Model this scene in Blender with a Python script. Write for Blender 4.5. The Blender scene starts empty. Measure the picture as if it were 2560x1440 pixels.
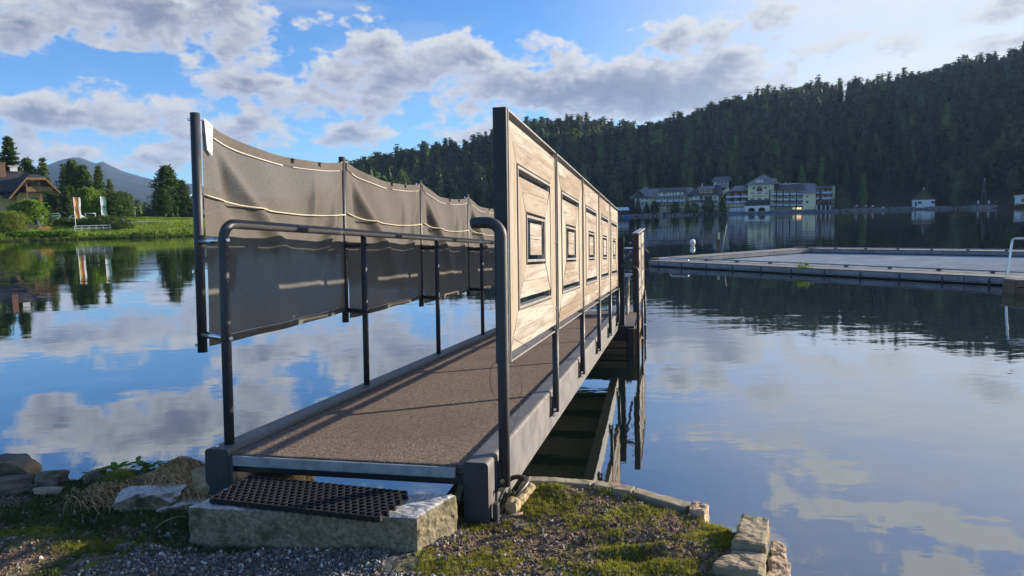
import bpy, bmesh, math, random
import numpy as np
from math import sin, cos, pi, radians, atan2, sqrt, hypot
from mathutils import Vector, Matrix, Euler, noise as mnoise
random.seed(7); RNG = np.random.default_rng(11)
scn = bpy.context.scene
COL = scn.collection

# ------------------------------------------------------------------ camera
cam_d = bpy.data.cameras.new('camera'); cam = bpy.data.objects.new('camera', cam_d); COL.objects.link(cam)
ROLL = math.atan(.026); PITCH = 0.10131
fw = Vector((0, cos(PITCH), -sin(PITCH))); r0 = Vector((1, 0, 0)); u0 = r0.cross(fw)
rt = cos(ROLL)*r0 - sin(ROLL)*u0; up = rt.cross(fw)
cam.matrix_world = Matrix(((rt.x, up.x, -fw.x, 0), (rt.y, up.y, -fw.y, 0), (rt.z, up.z, -fw.z, 2.05), (0, 0, 0, 1)))
cam_d.sensor_width = 36; cam_d.lens = 36*1770/2560; cam_d.clip_start = .05; cam_d.clip_end = 30000
scn.camera = cam

# ------------------------------------------------------------------ world, sun, exposure
SUN_AZ, SUN_EL = 65.0, 14.8
world = bpy.data.worlds.new('World'); scn.world = world; world.use_nodes = True
sun_d = bpy.data.lights.new('sun', 'SUN'); sun = bpy.data.objects.new('sun', sun_d); COL.objects.link(sun)
sun_d.energy = 5.0; sun_d.angle = radians(.55); sun_d.color = (1.0, .87, .71)
sdir = Vector((sin(radians(SUN_AZ))*cos(radians(SUN_EL)), cos(radians(SUN_AZ))*cos(radians(SUN_EL)), sin(radians(SUN_EL))))
sun.rotation_euler = sdir.to_track_quat('Z', 'Y').to_euler()
sun.location = (40, 20, 60)
scn.view_settings.view_transform = 'Standard'; scn.view_settings.look = 'None'
scn.view_settings.exposure = 1.2; scn.view_settings.gamma = 1.0
scn.view_settings.use_curve_mapping = False

class NT:
    """small helper to write node trees"""
    def __init__(s, tree): s.t = tree; s.n = tree.nodes; s.l = tree.links
    def node(s, kind, **kw):
        n = s.n.new(kind)
        for k, v in kw.items(): setattr(n, k, v)
        return n
    def put(s, sock, v):
        if v is None: return
        if isinstance(v, bpy.types.NodeSocket): s.l.new(v, sock)
        else:
            if hasattr(sock.default_value, '__len__') and not hasattr(v, '__len__'): v = [v]*len(sock.default_value)
            if hasattr(sock.default_value, '__len__') and len(sock.default_value) == 4 and len(v) == 3: v = (*v, 1)
            sock.default_value = v
    def m(s, op, a, b=None, c=None, clamp=False):
        n = s.node('ShaderNodeMath', operation=op, use_clamp=clamp)
        for i, v in enumerate((a, b, c)): s.put(n.inputs[i], v)
        return n.outputs[0]
    def vm(s, op, a, b=None, c=None):
        n = s.node('ShaderNodeVectorMath', operation=op)
        for i, v in enumerate((a, b, c)):
            if v is not None: s.put(n.inputs[i], v)
        return n.outputs['Value'] if op in ('LENGTH', 'DOT_PRODUCT') else n.outputs[0]
    def rng(s, v, a, b, c=0., d=1., smooth=True):
        n = s.node('ShaderNodeMapRange'); n.interpolation_type = 'SMOOTHSTEP' if smooth else 'LINEAR'
        for i, x in enumerate((v, a, b, c, d)): s.put(n.inputs[i], x)
        return n.outputs[0]
    def noise(s, vec, scale, detail=3, rough=.5, dist=0., dim='3D'):
        n = s.node('ShaderNodeTexNoise', noise_dimensions=dim)
        if vec is not None: s.l.new(vec, n.inputs['Vector'])
        n.inputs['Scale'].default_value = scale; n.inputs['Detail'].default_value = detail
        n.inputs['Roughness'].default_value = rough; n.inputs['Distortion'].default_value = dist
        return n.outputs['Fac']
    def mix(s, f, a, b, blend='MIX'):
        n = s.node('ShaderNodeMix', data_type='RGBA', blend_type=blend)
        s.put(n.inputs['Factor'], f); s.put(n.inputs[6], a); s.put(n.inputs[7], b)
        return n.outputs[2]

# ---- sky: Nishita plus procedural clouds laid out by direction (azimuth, elevation in degrees)
CLOUDS = [(-26.9,14.9,10.5,2.5,1),(-33.3,13.3,3.6,1.9,1),(-20.5,15.3,4.6,2.2,1),(-31.7,7.5,6.6,1.75,1),(-24.9,7.7,5.6,1.7,1),(-19.8,7.2,4.8,1.4,.9),
 (-21.4,12.5,1.9,1.7,.85),(-19.6,10.4,4.8,1.9,.9),(-16.8,8.9,4.9,1.9,.85),(-10.4,13.1,3.0,1.9,.95),(-8.3,10.9,8.4,2.8,1),(-3.6,12.4,3.1,1.9,.95),
 (-13,9.1,6.3,1.6,.8),(2.6,10.4,5.8,2.3,1.15),(7.3,9.5,10.9,2.5,1.5),(13.4,9.3,8.8,2.3,1.4),(17.5,10.8,4.6,1.9,1),(13.2,12.9,2.7,1.7,1),(16.4,13.2,2.8,1.3,.9),
 (19.2,13.8,2.7,1.0,.8),(-11.6,6.6,4.2,1.1,.95),(-3.8,6.5,4.4,1.1,.95),(-30.8,4.9,4.2,.8,.85),(-26.6,4.6,3.8,.8,.85),(28.2,11.1,1.8,.7,.75),
 (24.1,11.5,3.2,.75,.75),(34.1,12.6,3.0,.9,.9),(34.6,10.2,2.0,.6,.8),(24,19.6,4,.8,.95),(31,21.6,8,1.0,1.05),(21.5,21.4,2.0,1.5,.95),(32,24.6,5,1.3,1),(18,17.6,5,.9,.8),(8,25,12,1.6,.6),
 (-17,23,11,2.2,.8),(-15.7,14.3,1.4,.9,.6),(-60,11,18,3,1),(62,14,14,2.2,.7),(100,10,26,3,.9),(160,12,34,4,.9),(-120,14,30,4,.9),(30,40,22,5,.7),(-40,38,20,5,.7),(-100,40,30,8,.6),(150,45,40,8,.6)]
g = bpy.data.node_groups.new('cloud_density', 'ShaderNodeTree')
g.interface.new_socket('P', in_out='INPUT', socket_type='NodeSocketVector'); g.interface.new_socket('D', in_out='OUTPUT', socket_type='NodeSocketFloat')
G = NT(g); gi = G.node('NodeGroupInput'); go = G.node('NodeGroupOutput')
Pw = gi.outputs[0]
warp = G.node('ShaderNodeTexNoise', noise_dimensions='2D'); G.l.new(G.vm('MULTIPLY', Pw, (.35, .6, 1)), warp.inputs['Vector']); warp.inputs['Scale'].default_value = 1; warp.inputs['Detail'].default_value = 5
wv = G.vm('MULTIPLY', G.vm('SUBTRACT', warp.outputs['Color'], (.5, .5, .5)), (4.2, 1.9, 0))
Pq = G.vm('ADD', Pw, wv)
cov = None
for (a, e, sa, se, w) in CLOUDS:
    v = G.vm('MULTIPLY', G.vm('SUBTRACT', Pq, (a, e, 0)), (1/sa, 1/se, 0))
    f = G.m('MULTIPLY', G.m('SUBTRACT', 1.25, G.vm('LENGTH', v)), w)
    cov = f if cov is None else G.m('MAXIMUM', cov, f)
n1 = G.noise(G.vm('MULTIPLY', Pw, (.22, .42, 1)), 1, 9, .58, .25, '2D')
n2 = G.noise(G.vm('MULTIPLY', Pw, (.75, 1.3, 1)), 1, 6, .6, .1, '2D')
nn = G.m('ADD', G.m('MULTIPLY', G.m('SUBTRACT', n1, .5), 2.3), G.m('MULTIPLY', G.m('SUBTRACT', n2, .5), .75))
cv = G.m('MAXIMUM', cov, -.6)
G.l.new(G.m('ADD', G.m('MULTIPLY', cv, .85), G.m('SUBTRACT', nn, .13)), go.inputs[0])

N = NT(world.node_tree); N.n.clear()
out = N.node('ShaderNodeOutputWorld'); bg = N.node('ShaderNodeBackground')
sky = N.node('ShaderNodeTexSky', sky_type='NISHITA'); sky.sun_disc = False
sky.sun_elevation = radians(SUN_EL); sky.sun_rotation = radians(SUN_AZ); sky.air_density = 1.0; sky.dust_density = .6; sky.ozone_density = 1.6; sky.altitude = 1700
SKYS = .078
bg.inputs['Strength'].default_value = SKYS
tc = N.node('ShaderNodeTexCoord'); sp = N.node('ShaderNodeSeparateXYZ'); N.l.new(N.vm('NORMALIZE', tc.outputs['Generated']), sp.inputs[0])
az = N.m('DEGREES', N.m('ARCTAN2', sp.outputs[0], sp.outputs[1])); el = N.m('DEGREES', N.m('ARCSINE', sp.outputs[2]))
cb = N.node('ShaderNodeCombineXYZ'); N.l.new(az, cb.inputs[0]); N.l.new(el, cb.inputs[1])
def dens(v):
    gn = N.node('ShaderNodeGroup'); gn.node_tree = g; N.l.new(v, gn.inputs[0]); return gn.outputs[0]
P2 = cb.outputs[0]
d0 = dens(P2); d1 = dens(N.vm('ADD', P2, (.55, .8, 0)))
alpha = N.rng(d0, .0, .42)
lit = N.m('MULTIPLY', N.rng(N.m('SUBTRACT', d0, d1), -.12, .5), N.rng(d0, 1.25, .35, .12, 1.0))                       # sun side / top edges
thick = N.rng(d0, .1, .95)
sunv = N.vm('DOT_PRODUCT', N.vm('NORMALIZE', tc.outputs['Generated']), tuple(sdir))
glow = N.rng(sunv, .50, .985)                                          # towards the sun the veil brightens
base = N.mix(thick, (3.7, 3.8, 4.2), (1.5, 1.7, 2.3))
base = N.mix(N.rng(d0, .75, 1.45), base, (.92, 1.08, 1.6))
base = N.mix(N.m('MULTIPLY', lit, .85), base, (4.4, 4.35, 4.4))
base = N.mix(N.m('MULTIPLY', N.m('MULTIPLY', N.rng(el, 16, 19), N.rng(az, 8, 15)), .8), base, (5.0, 5.0, 5.1))      # high thin cloud is bright
base = N.mix(N.m('MULTIPLY', glow, .45), base, (4.8, 4.65, 4.45))
hs = N.node('ShaderNodeHueSaturation'); hs.inputs['Saturation'].default_value = 1.22; hs.inputs['Value'].default_value = 1.0
N.l.new(sky.outputs[0], hs.inputs['Color'])
veil_n = N.noise(N.vm('MULTIPLY', P2, (.05, .22, 1)), 1, 6, .6, .3, '2D')
veil = N.m('MULTIPLY', N.rng(sunv, .46, .83), N.rng(veil_n, .2, .75, .72, 1.0))
tint = N.mix(1.0, hs.outputs[0], (.66, .93, 1.25), 'MULTIPLY')
veil = N.m('MULTIPLY', veil, N.rng(el, 24, 14, .5, 1.0))
skyc = N.mix(N.m('MULTIPLY', veil, .97), tint, (5.0, 4.9, 4.7))
wisp = N.m('MULTIPLY', N.rng(veil_n, .5, .75), .28)
skyc = N.mix(wisp, skyc, (3.6, 3.9, 4.4))
final = N.mix(N.m('MULTIPLY', alpha, N.rng(el, -1, 1.5)), skyc, base)
N.l.new(final, bg.inputs['Color']); N.l.new(bg.outputs[0], out.inputs['Surface'])

# ------------------------------------------------------------------ mesh / object helpers
class MB:
    def __init__(s): s.v = []; s.f = []; s.mi = []; s.sm = []
    def add(s, verts, faces, mi=0, smooth=False):
        o = len(s.v); s.v += [tuple(p) for p in verts]; s.f += [tuple(o+i for i in f) for f in faces]
        s.mi += [mi]*len(faces); s.sm += [smooth]*len(faces)
    def box(s, x0, x1, y0, y1, z0, z1, mi=0, M=None):
        vs = [Vector(p) for p in ((x0,y0,z0),(x1,y0,z0),(x1,y1,z0),(x0,y1,z0),(x0,y0,z1),(x1,y0,z1),(x1,y1,z1),(x0,y1,z1))]
        if M is not None: vs = [M @ p for p in vs]
        s.add(vs, ((0,3,2,1),(4,5,6,7),(0,1,5,4),(1,2,6,5),(2,3,7,6),(3,0,4,7)), mi)
    def bbox(s, x0, x1, y0, y1, z0, z1, b=.004, mi=0, M=None):
        """box with chamfered vertical/horizontal edges (24 verts)"""
        b = min(b, (x1-x0)*.45, (y1-y0)*.45, (z1-z0)*.45)
        bm = bmesh.new(); bmesh.ops.create_cube(bm, size=1)
        for v in bm.verts:
            v.co = Vector(((x0+x1)/2+v.co.x*(x1-x0), (y0+y1)/2+v.co.y*(y1-y0), (z0+z1)/2+v.co.z*(z1-z0)))
        bmesh.ops.bevel(bm, geom=bm.edges[:], offset=b, segments=2, affect='EDGES', profile=.5)
        if M is not None: bmesh.ops.transform(bm, matrix=M, verts=bm.verts)
        bm.verts.index_update()
        s.add([v.co[:] for v in bm.verts], [[v.index for v in f.verts] for f in bm.faces], mi, False); bm.free()
    def prism(s, poly, axis, a, b, mi=0):
        """poly: 2D points; extruded along axis (0,1,2) from a to b"""
        n = len(poly)
        def mk(p, c):
            q = list(p); q.insert(axis, c); return q
        vs = [mk(p, a) for p in poly]+[mk(p, b) for p in poly]
        fs = [tuple(range(n))[::-1], tuple(range(n, 2*n))]+[(i, (i+1) % n, n+(i+1) % n, n+i) for i in range(n)]
        s.add(vs, fs, mi)
    def tube(s, path, r, n=12, mi=0, cap=True, smooth=True):
        path = [Vector(p) for p in path]; rings = []
        rr = r if hasattr(r, '__len__') else [r]*len(path)
        prev = None
        for i, p in enumerate(path):
            a = path[max(i-1, 0)]; b = path[min(i+1, len(path)-1)]; t = (b-a).normalized()
            if prev is None:
                x = t.orthogonal().normalized()
            else:
                x = (prev - t*prev.dot(t)).normalized()
            prev = x; y = t.cross(x)
            rings.append([p+(x*cos(2*pi*k/n)+y*sin(2*pi*k/n))*rr[i] for k in range(n)])
        vs = [q for rg in rings for q in rg]; fs = []
        for i in range(len(path)-1):
            for k in range(n):
                fs.append((i*n+k, i*n+(k+1) % n, (i+1)*n+(k+1) % n, (i+1)*n+k))
        s.add(vs, fs, mi, smooth)
        if cap:
            o = len(s.v)-len(vs)
            s.f += [tuple(o+k for k in range(n))[::-1], tuple(o+(len(path)-1)*n+k for k in range(n))]; s.mi += [mi, mi]; s.sm += [False, False]
    def cyl(s, p0, p1, r, n=12, mi=0): s.tube([p0, p1], r, n, mi)
    def quad(s, a, b, c, d, mi=0): s.add([a, b, c, d], [(0, 1, 2, 3)], mi)
    def mesh(s, name, mats):
        me = bpy.data.meshes.new(name); me.from_pydata(s.v, [], s.f)
        for m in (mats if isinstance(mats, (list, tuple)) else [mats]): me.materials.append(m)
        me.polygons.foreach_set('material_index', s.mi); me.polygons.foreach_set('use_smooth', s.sm); me.update(); return me
    def build(s, name, mats, parent=None, origin=None, **kw):
        if origin is not None: s.v = [(p[0]-origin[0], p[1]-origin[1], p[2]-origin[2]) for p in s.v]
        o = bpy.data.objects.new(name, s.mesh(name, mats)); COL.objects.link(o)
        if parent is not None: o.parent = parent
        elif origin is not None: o.location = origin
        for k, v in kw.items(): o[k] = v
        return o
def thing(name, label, cat, loc=(0,0,0), rz=0, group=None, M=None):
    o = bpy.data.objects.new(name, None); COL.objects.link(o); o.empty_display_size = .2
    if M is not None: o.matrix_world = M
    else: o.location = loc; o.rotation_euler = (0, 0, rz)
    o['label'] = label; o['category'] = cat
    if group: o['group'] = group
    return o
def tag(o, label, cat, group=None):
    o['label'] = label; o['category'] = cat
    if group: o['group'] = group
    return o
def copy_tree(o, parent=None):
    c = o.copy(); COL.objects.link(c); c.parent = parent
    for ch in list(o.children): copy_tree(ch, c)
    return c
def np_mesh(name, V, F, mats, smooth=False, mi=None):
    """V (n,3), F (m,k) constant k"""
    me = bpy.data.meshes.new(name); k = F.shape[1]
    me.vertices.add(len(V)); me.vertices.foreach_set('co', V.astype(np.float32).ravel())
    me.loops.add(F.size); me.loops.foreach_set('vertex_index', F.astype(np.int32).ravel())
    me.polygons.add(len(F)); me.polygons.foreach_set('loop_start', np.arange(0, F.size, k, dtype=np.int32))
    me.polygons.foreach_set('loop_total', np.full(len(F), k, np.int32))
    if smooth: me.polygons.foreach_set('use_smooth', np.ones(len(F), bool))
    for m in (mats if isinstance(mats, (list, tuple)) else [mats]): me.materials.append(m)
    if mi is not None: me.polygons.foreach_set('material_index', mi.astype(np.int32))
    me.update(calc_edges=True); return me
def link(me, name=None, parent=None, **kw):
    o = bpy.data.objects.new(name or me.name, me); COL.objects.link(o)
    if parent: o.parent = parent
    for k, v in kw.items(): o[k] = v
    return o

# ------------------------------------------------------------------ materials
MATS = {}
def new_mat(name):
    m = bpy.data.materials.new(name); m.use_nodes = True; M = NT(m.node_tree)
    b = M.n['Principled BSDF']; MATS[name] = m
    return m, M, b
def coords(M, stretch=(1, 1, 1), world=False):
    if world: c = M.node('ShaderNodeNewGeometry').outputs['Position']
    else:
        c = M.node('ShaderNodeTexCoord').outputs['Object']
        oi = M.node('ShaderNodeObjectInfo')
        cx = M.node('ShaderNodeCombineXYZ'); r = M.m('MULTIPLY', oi.outputs['Random'], 37.); M.l.new(r, cx.inputs[0]); M.l.new(r, cx.inputs[1])
        c = M.vm('ADD', c, cx.outputs[0])
    return M.vm('MULTIPLY', c, stretch)
def pmat(name, c1, c2, scale=4, rough=.7, bump=.2, bscale=None, metal=0, stretch=(1, 1, 1), detail=5, world=False, c3=None, c3t=(.6, .7), bdist=.01, spec=.5, rvar=0, hue=0):
    m, M, b = new_mat(name)
    c = coords(M, stretch, world)
    n = M.noise(c, scale, detail, .6)
    col = M.mix(M.rng(n, .3, .7), c1, c2)
    if c3 is not None:
        n3 = M.noise(c, scale*.37, 6, .65); col = M.mix(M.rng(n3, *c3t), col, c3)
    if hue:
        oi = M.node('ShaderNodeObjectInfo'); h = M.node('ShaderNodeHueSaturation')
        M.l.new(M.rng(oi.outputs['Random'], 0, 1, .5-hue*.12, .5+hue*.12, False), h.inputs['Hue'])
        M.l.new(M.rng(M.m('FRACT', M.m('MULTIPLY', oi.outputs['Random'], 7.3)), 0, 1, 1-hue*1.2, 1+hue*1.2, False), h.inputs['Value'])
        M.l.new(col, h.inputs['Color']); col = h.outputs[0]
    M.l.new(col, b.inputs['Base Color']); b.inputs['Metallic'].default_value = metal
    b.inputs['Specular IOR Level'].default_value = spec
    if rvar: M.l.new(M.rng(n, .3, .7, rough-rvar, rough+rvar, False), b.inputs['Roughness'])
    else: b.inputs['Roughness'].default_value = rough
    if bump:
        bn = M.noise(c, bscale or scale*3, 6, .6); bp = M.node('ShaderNodeBump'); bp.inputs['Strength'].default_value = bump; bp.inputs['Distance'].default_value = bdist
        M.l.new(bn, bp.inputs['Height']); M.l.new(bp.outputs[0], b.inputs['Normal'])
    return m
def wood(name, along, pale, brown, dark, world=False, gs=1.0):
    """weathered plank: grain stretched along axis `along`, brown patches, knots"""
    m, M, b = new_mat(name)
    st = [1, 1, 1]; st[along] = .05
    c = coords(M, (1, 1, 1), world)
    cs = M.vm('MULTIPLY', c, tuple(st))
    wn = M.node('ShaderNodeTexNoise'); M.l.new(cs, wn.inputs['Vector']); wn.inputs['Scale'].default_value = 7*gs; wn.inputs['Detail'].default_value = 2
    cs2 = M.vm('ADD', cs, M.vm('MULTIPLY', wn.outputs['Color'], (.035, .035, .035)))
    wv = M.node('ShaderNodeTexNoise'); M.l.new(cs2, wv.inputs['Vector']); wv.inputs['Scale'].default_value = 85*gs; wv.inputs['Detail'].default_value = 4; wv.inputs['Roughness'].default_value = .65
    grain = M.rng(wv.outputs['Fac'], .5, .68)
    rings = M.m('FRACT', M.m('MULTIPLY', M.noise(cs, 3.5*gs, 2, .4), 13)); ringm = M.rng(M.m('ABSOLUTE', M.m('SUBTRACT', rings, .5)), .36, .5)
    patch = M.rng(M.noise(M.vm('MULTIPLY', c, tuple(.22 if i == along else 2.2 for i in range(3))), 3.3*gs, 3, .55), .40, .62)
    col = M.mix(patch, pale, brown)
    oi = M.node('ShaderNodeObjectInfo')
    col = M.mix(M.m('MULTIPLY', M.rng(M.m('FRACT', M.m('MULTIPLY', oi.outputs['Random'], 5.7)), .4, .95), .55), col, brown)
    col = M.mix(M.m('MULTIPLY', grain, .42), col, dark); col = M.mix(M.m('MULTIPLY', ringm, .30), col, dark)
    vo = M.node('ShaderNodeTexVoronoi'); M.l.new(c, vo.inputs['Vector']); vo.inputs['Scale'].default_value = 6.5*gs
    col = M.mix(M.rng(vo.outputs['Distance'], .085, .03), col, dark)
    M.l.new(col, b.inputs['Base Color']); b.inputs['Roughness'].default_value = .82; b.inputs['Specular IOR Level'].default_value = .25
    bp = M.node('ShaderNodeBump'); bp.inputs['Strength'].default_value = .35; bp.inputs['Distance'].default_value = .004
    M.l.new(M.m('SUBTRACT', M.m('MULTIPLY', ringm, -1), wv.outputs['Fac']), bp.inputs['Height']); M.l.new(bp.outputs[0], b.inputs['Normal'])
    return m
def plain(name, col, rough=.6, metal=0, emit=0):
    m, M, b = new_mat(name); b.inputs['Base Color'].default_value = (*col, 1); b.inputs['Roughness'].default_value = rough; b.inputs['Metallic'].default_value = metal
    if emit: b.inputs['Emission Color'].default_value = (*col, 1); b.inputs['Emission Strength'].default_value = emit
    return m
def leafmat(name, c1, c2, c3=None, scale=.6, trans=.35, hue=.25, world=False):
    """foliage: light and dark clumps, light coming through the leaves"""
    m, M, b = new_mat(name)
    c = coords(M, (1, 1, 1), world)
    n = M.noise(c, scale, 4, .65); col = M.mix(M.rng(n, .35, .65), c1, c2)
    n2 = M.noise(c, scale*4.3, 3, .6); col = M.mix(M.rng(n2, .5, .75, 0, .6), col, c3 or c2)
    oi = M.node('ShaderNodeObjectInfo'); h = M.node('ShaderNodeHueSaturation')
    M.l.new(M.rng(oi.outputs['Random'], 0, 1, .5-hue*.09, .5+hue*.05, False), h.inputs['Hue'])
    M.l.new(M.rng(M.m('FRACT', M.m('MULTIPLY', oi.outputs['Random'], 9.1)), 0, 1, 1-hue, 1+hue*1.5, False), h.inputs['Value'])
    M.l.new(col, h.inputs['Color']); col = h.outputs[0]
    M.l.new(col, b.inputs['Base Color']); b.inputs['Roughness'].default_value = .65; b.inputs['Specular IOR Level'].default_value = .2
    tr = M.node('ShaderNodeBsdfTranslucent'); M.l.new(col, tr.inputs['Color'])
    mx = M.node('ShaderNodeMixShader'); mx.inputs[0].default_value = trans
    M.l.new(b.outputs[0], mx.inputs[1]); M.l.new(tr.outputs[0], mx.inputs[2]); M.l.new(mx.outputs[0], M.n['Material Output'].inputs['Surface'])
    return m
m_steel = pmat('dark_painted_steel', (.028, .03, .036), (.04, .042, .048), 14, .55, .06, 90, rvar=.08, c3=(.075, .075, .078), c3t=(.62, .8))
m_black = pmat('black_steel', (.012, .011, .013), (.02, .018, .02), 12, .5, .05, 60)
m_bar = pmat('thin_steel_bar', (.16, .15, .145), (.22, .21, .2), 12, .5, .05, 60)
m_chrome = pmat('stainless', (.5, .5, .51), (.62, .62, .62), 20, .25, .03, 60, metal=1)
m_beam = pmat('grey_beam_paint', (.085, .082, .08), (.135, .128, .12), 9, .55, .25, 55, c3=(.2, .19, .18), c3t=(.6, .8), bdist=.004, rvar=.1)
m_beamend = pmat('shaded_beam_end', (.022, .023, .026), (.04, .04, .042), 12, .6, .2, 50, c3=(.12, .11, .1), c3t=(.68, .8))  # beam ends facing the shore: their shade is put into the colour
m_galv = pmat('galvanised', (.2, .23, .25), (.34, .37, .38), 16, .5, .1, 60, metal=.35, c3=(.1, .1, .1), c3t=(.62, .75))
WP, WB, WD = (.37, .335, .285), (.22, .165, .12), (.07, .045, .03)
m_wood_s = wood('weathered_plank_lengthwise', 1, WP, WB, WD)
m_wood_u = wood('weathered_plank_upright', 2, (.375, .335, .27), (.29, .235, .175), WD)
# ================================================================== SETTING: water, land, hills
def fbm(x, y, s, o=4, seed=0.):
    return np.array([mnoise.fractal(Vector((a*s+seed, b*s-seed, seed*1.7)), 1.0, 2.0, o) for a, b in zip(np.ravel(x), np.ravel(y))]).reshape(np.shape(x))
def water_mat(name, deep, rip, refl=1.0, far_refl=True, cap=1.0):
    m, M, b = new_mat(name); M.n.remove(b)
    pos = M.node('ShaderNodeNewGeometry').outputs['Position']
    ln = M.vm('LENGTH', pos)
    a1 = M.noise(M.vm('MULTIPLY', pos, (.9, 1.5, 1)), 1.0, 3, .5, .4)
    a2 = M.noise(M.vm('MULTIPLY', pos, (5.2, 8.5, 1)), 1.0, 3, .5, .3)
    a3 = M.noise(M.vm('MULTIPLY', pos, (.12, .3, 1)), 1.0, 2, .5)
    calm = M.noise(M.vm('MULTIPLY', pos, (.035, .11, 1)), 1.0, 3, .55)
    act = M.rng(calm, .4, .62, .25, 1.0)
    far = M.rng(ln, 60, 260, 0., 1.)
    h = M.m('ADD', M.m('MULTIPLY', a1, .030), M.m('ADD', M.m('MULTIPLY', a2, .0035), M.m('MULTIPLY', a3, .045)))
    h = M.m('MULTIPLY', h, M.m('MULTIPLY', act, rip))
    bp = M.node('ShaderNodeBump'); bp.inputs['Strength'].default_value = 1; bp.inputs['Distance'].default_value = .36
    M.l.new(h, bp.inputs['Height'])
    fr = M.node('ShaderNodeFresnel'); fr.inputs['IOR'].default_value = 1.45; M.l.new(bp.outputs[0], fr.inputs['Normal'])
    fac = M.m('MINIMUM', M.m('MULTIPLY', M.m('POWER', fr.outputs[0], .46), refl), cap)
    gl = M.node('ShaderNodeBsdfGlossy'); gl.inputs['Color'].default_value = (.95, .96, .97, 1); gl.inputs['Roughness'].default_value = .012
    M.l.new(bp.outputs[0], gl.inputs['Normal'])
    df = M.node('ShaderNodeBsdfDiffuse')
    if far_refl:   # olive streaks on far water to the right: green reflections put into the colour
        st = M.noise(M.vm('MULTIPLY', pos, (.02, .16, 1)), 1.0, 5, .6, .5)
        fz = M.noise(M.vm('MULTIPLY', pos, (.9, 3.0, 1)), 1.0, 4, .7)
        sx = M.node('ShaderNodeSeparateXYZ'); M.l.new(pos, sx.inputs[0])
        reg = M.m('MULTIPLY', M.rng(ln, 75, 130), M.rng(M.m('DIVIDE', sx.outputs[0], M.m('MAXIMUM', sx.outputs[1], 1.)), .33, .46))
        k = M.m('MULTIPLY', M.m('MULTIPLY', M.rng(st, .36, .55), M.rng(fz, .42, .62)), M.m('MULTIPLY', reg, .55))
        M.l.new(M.mix(k, deep, (.13, .15, .085)), df.inputs['Color'])
        fac = M.m('MULTIPLY', fac, M.m('SUBTRACT', 1, M.m('MULTIPLY', k, .8)))
    else:      # pale pool bottom; bright streaks are sky reflection put into the colour
        st = M.noise(M.vm('MULTIPLY', pos, (.8, 5.0, 1)), 1.0, 4, .6, .6)
        M.l.new(M.mix(M.rng(st, .58, .68), M.mix(M.rng(st, .3, .55), tuple(c*.8 for c in deep), deep), (.75, .78, .8)), df.inputs['Color'])
    mx = M.node('ShaderNodeMixShader'); M.l.new(fac, mx.inputs[0]); M.l.new(df.outputs[0], mx.inputs[1]); M.l.new(gl.outputs[0], mx.inputs[2])
    M.l.new(mx.outputs[0], M.n['Material Output'].inputs['Surface']); return m
m_water = water_mat('lake_water', (.006, .014, .011), .55)
mb = MB(); mb.quad((-7000, -600, 0), (7000, -600, 0), (7000, 9000, 0), (-7000, 9000, 0))
lake = mb.build('lake_water', m_water, kind='structure')

# land outline round the lake (metres, y = into the picture)
LAND = np.array([(-900,30),(-150,85),(-110,101),(-92,112),(-83,116),(-72,121.5),(-60,122),(-52,125),(-46,134),(-48,200),(-62,330),(-30,397),(0,372),(30,392),(60,390),(72,386),(100,376),(129,365),(150,357.5),(168,351.5),(178,352),(192,359),(207,358),(212,340),(203,300),(200,276),(212,225),(226,150),(262,70),(420,-40),(1500,-120),(1500,1600),(-1500,1600),(-1500,30)], float)
def sdf(px, py, poly):
    px = np.asarray(px, float); py = np.asarray(py, float); d = np.full(px.shape, 1e18); ins = np.zeros(px.shape, bool)
    for i in range(len(poly)):
        a = poly[i]; b = poly[(i+1) % len(poly)]; e = b-a; wx = px-a[0]; wy = py-a[1]
        t = np.clip((wx*e[0]+wy*e[1])/(e@e), 0, 1); d = np.minimum(d, (wx-e[0]*t)**2+(wy-e[1]*t)**2)
        c = ((a[1] > py) != (b[1] > py)) & (px < (b[0]-a[0])*(py-a[1])/(b[1]-a[1]+1e-12)+a[0]); ins ^= c
    return np.sqrt(d)*np.where(ins, 1, -1)
RID_AZ = np.array([-22,-20.6,-16,-12.6,-11.7,-8.6,-5.4,-2.2,-.95,1.9,5.7,8.8,10.4,13.4,15.8,19.3,23.4,27.3,29.7,32,35.5,40,46,55,65,80,110])
RID_EL = np.array([.6,1.2,2.6,3.9,4.4,5.05,5.5,6.1,6.5,7.4,7.25,6.75,6.5,7.05,7.85,8.3,8.75,8.6,8.9,9.2,9.6,9.9,9.6,8.3,6.5,4.5,2])
def ridge(az):
    el = np.interp(az, RID_AZ, RID_EL); r = np.interp(az, [-22,-12,0,12,25,40,60,110], [560,590,600,600,640,680,640,560])
    return r, np.maximum(r*np.tan(np.radians(el))+2.05-13.5, 2)
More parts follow.
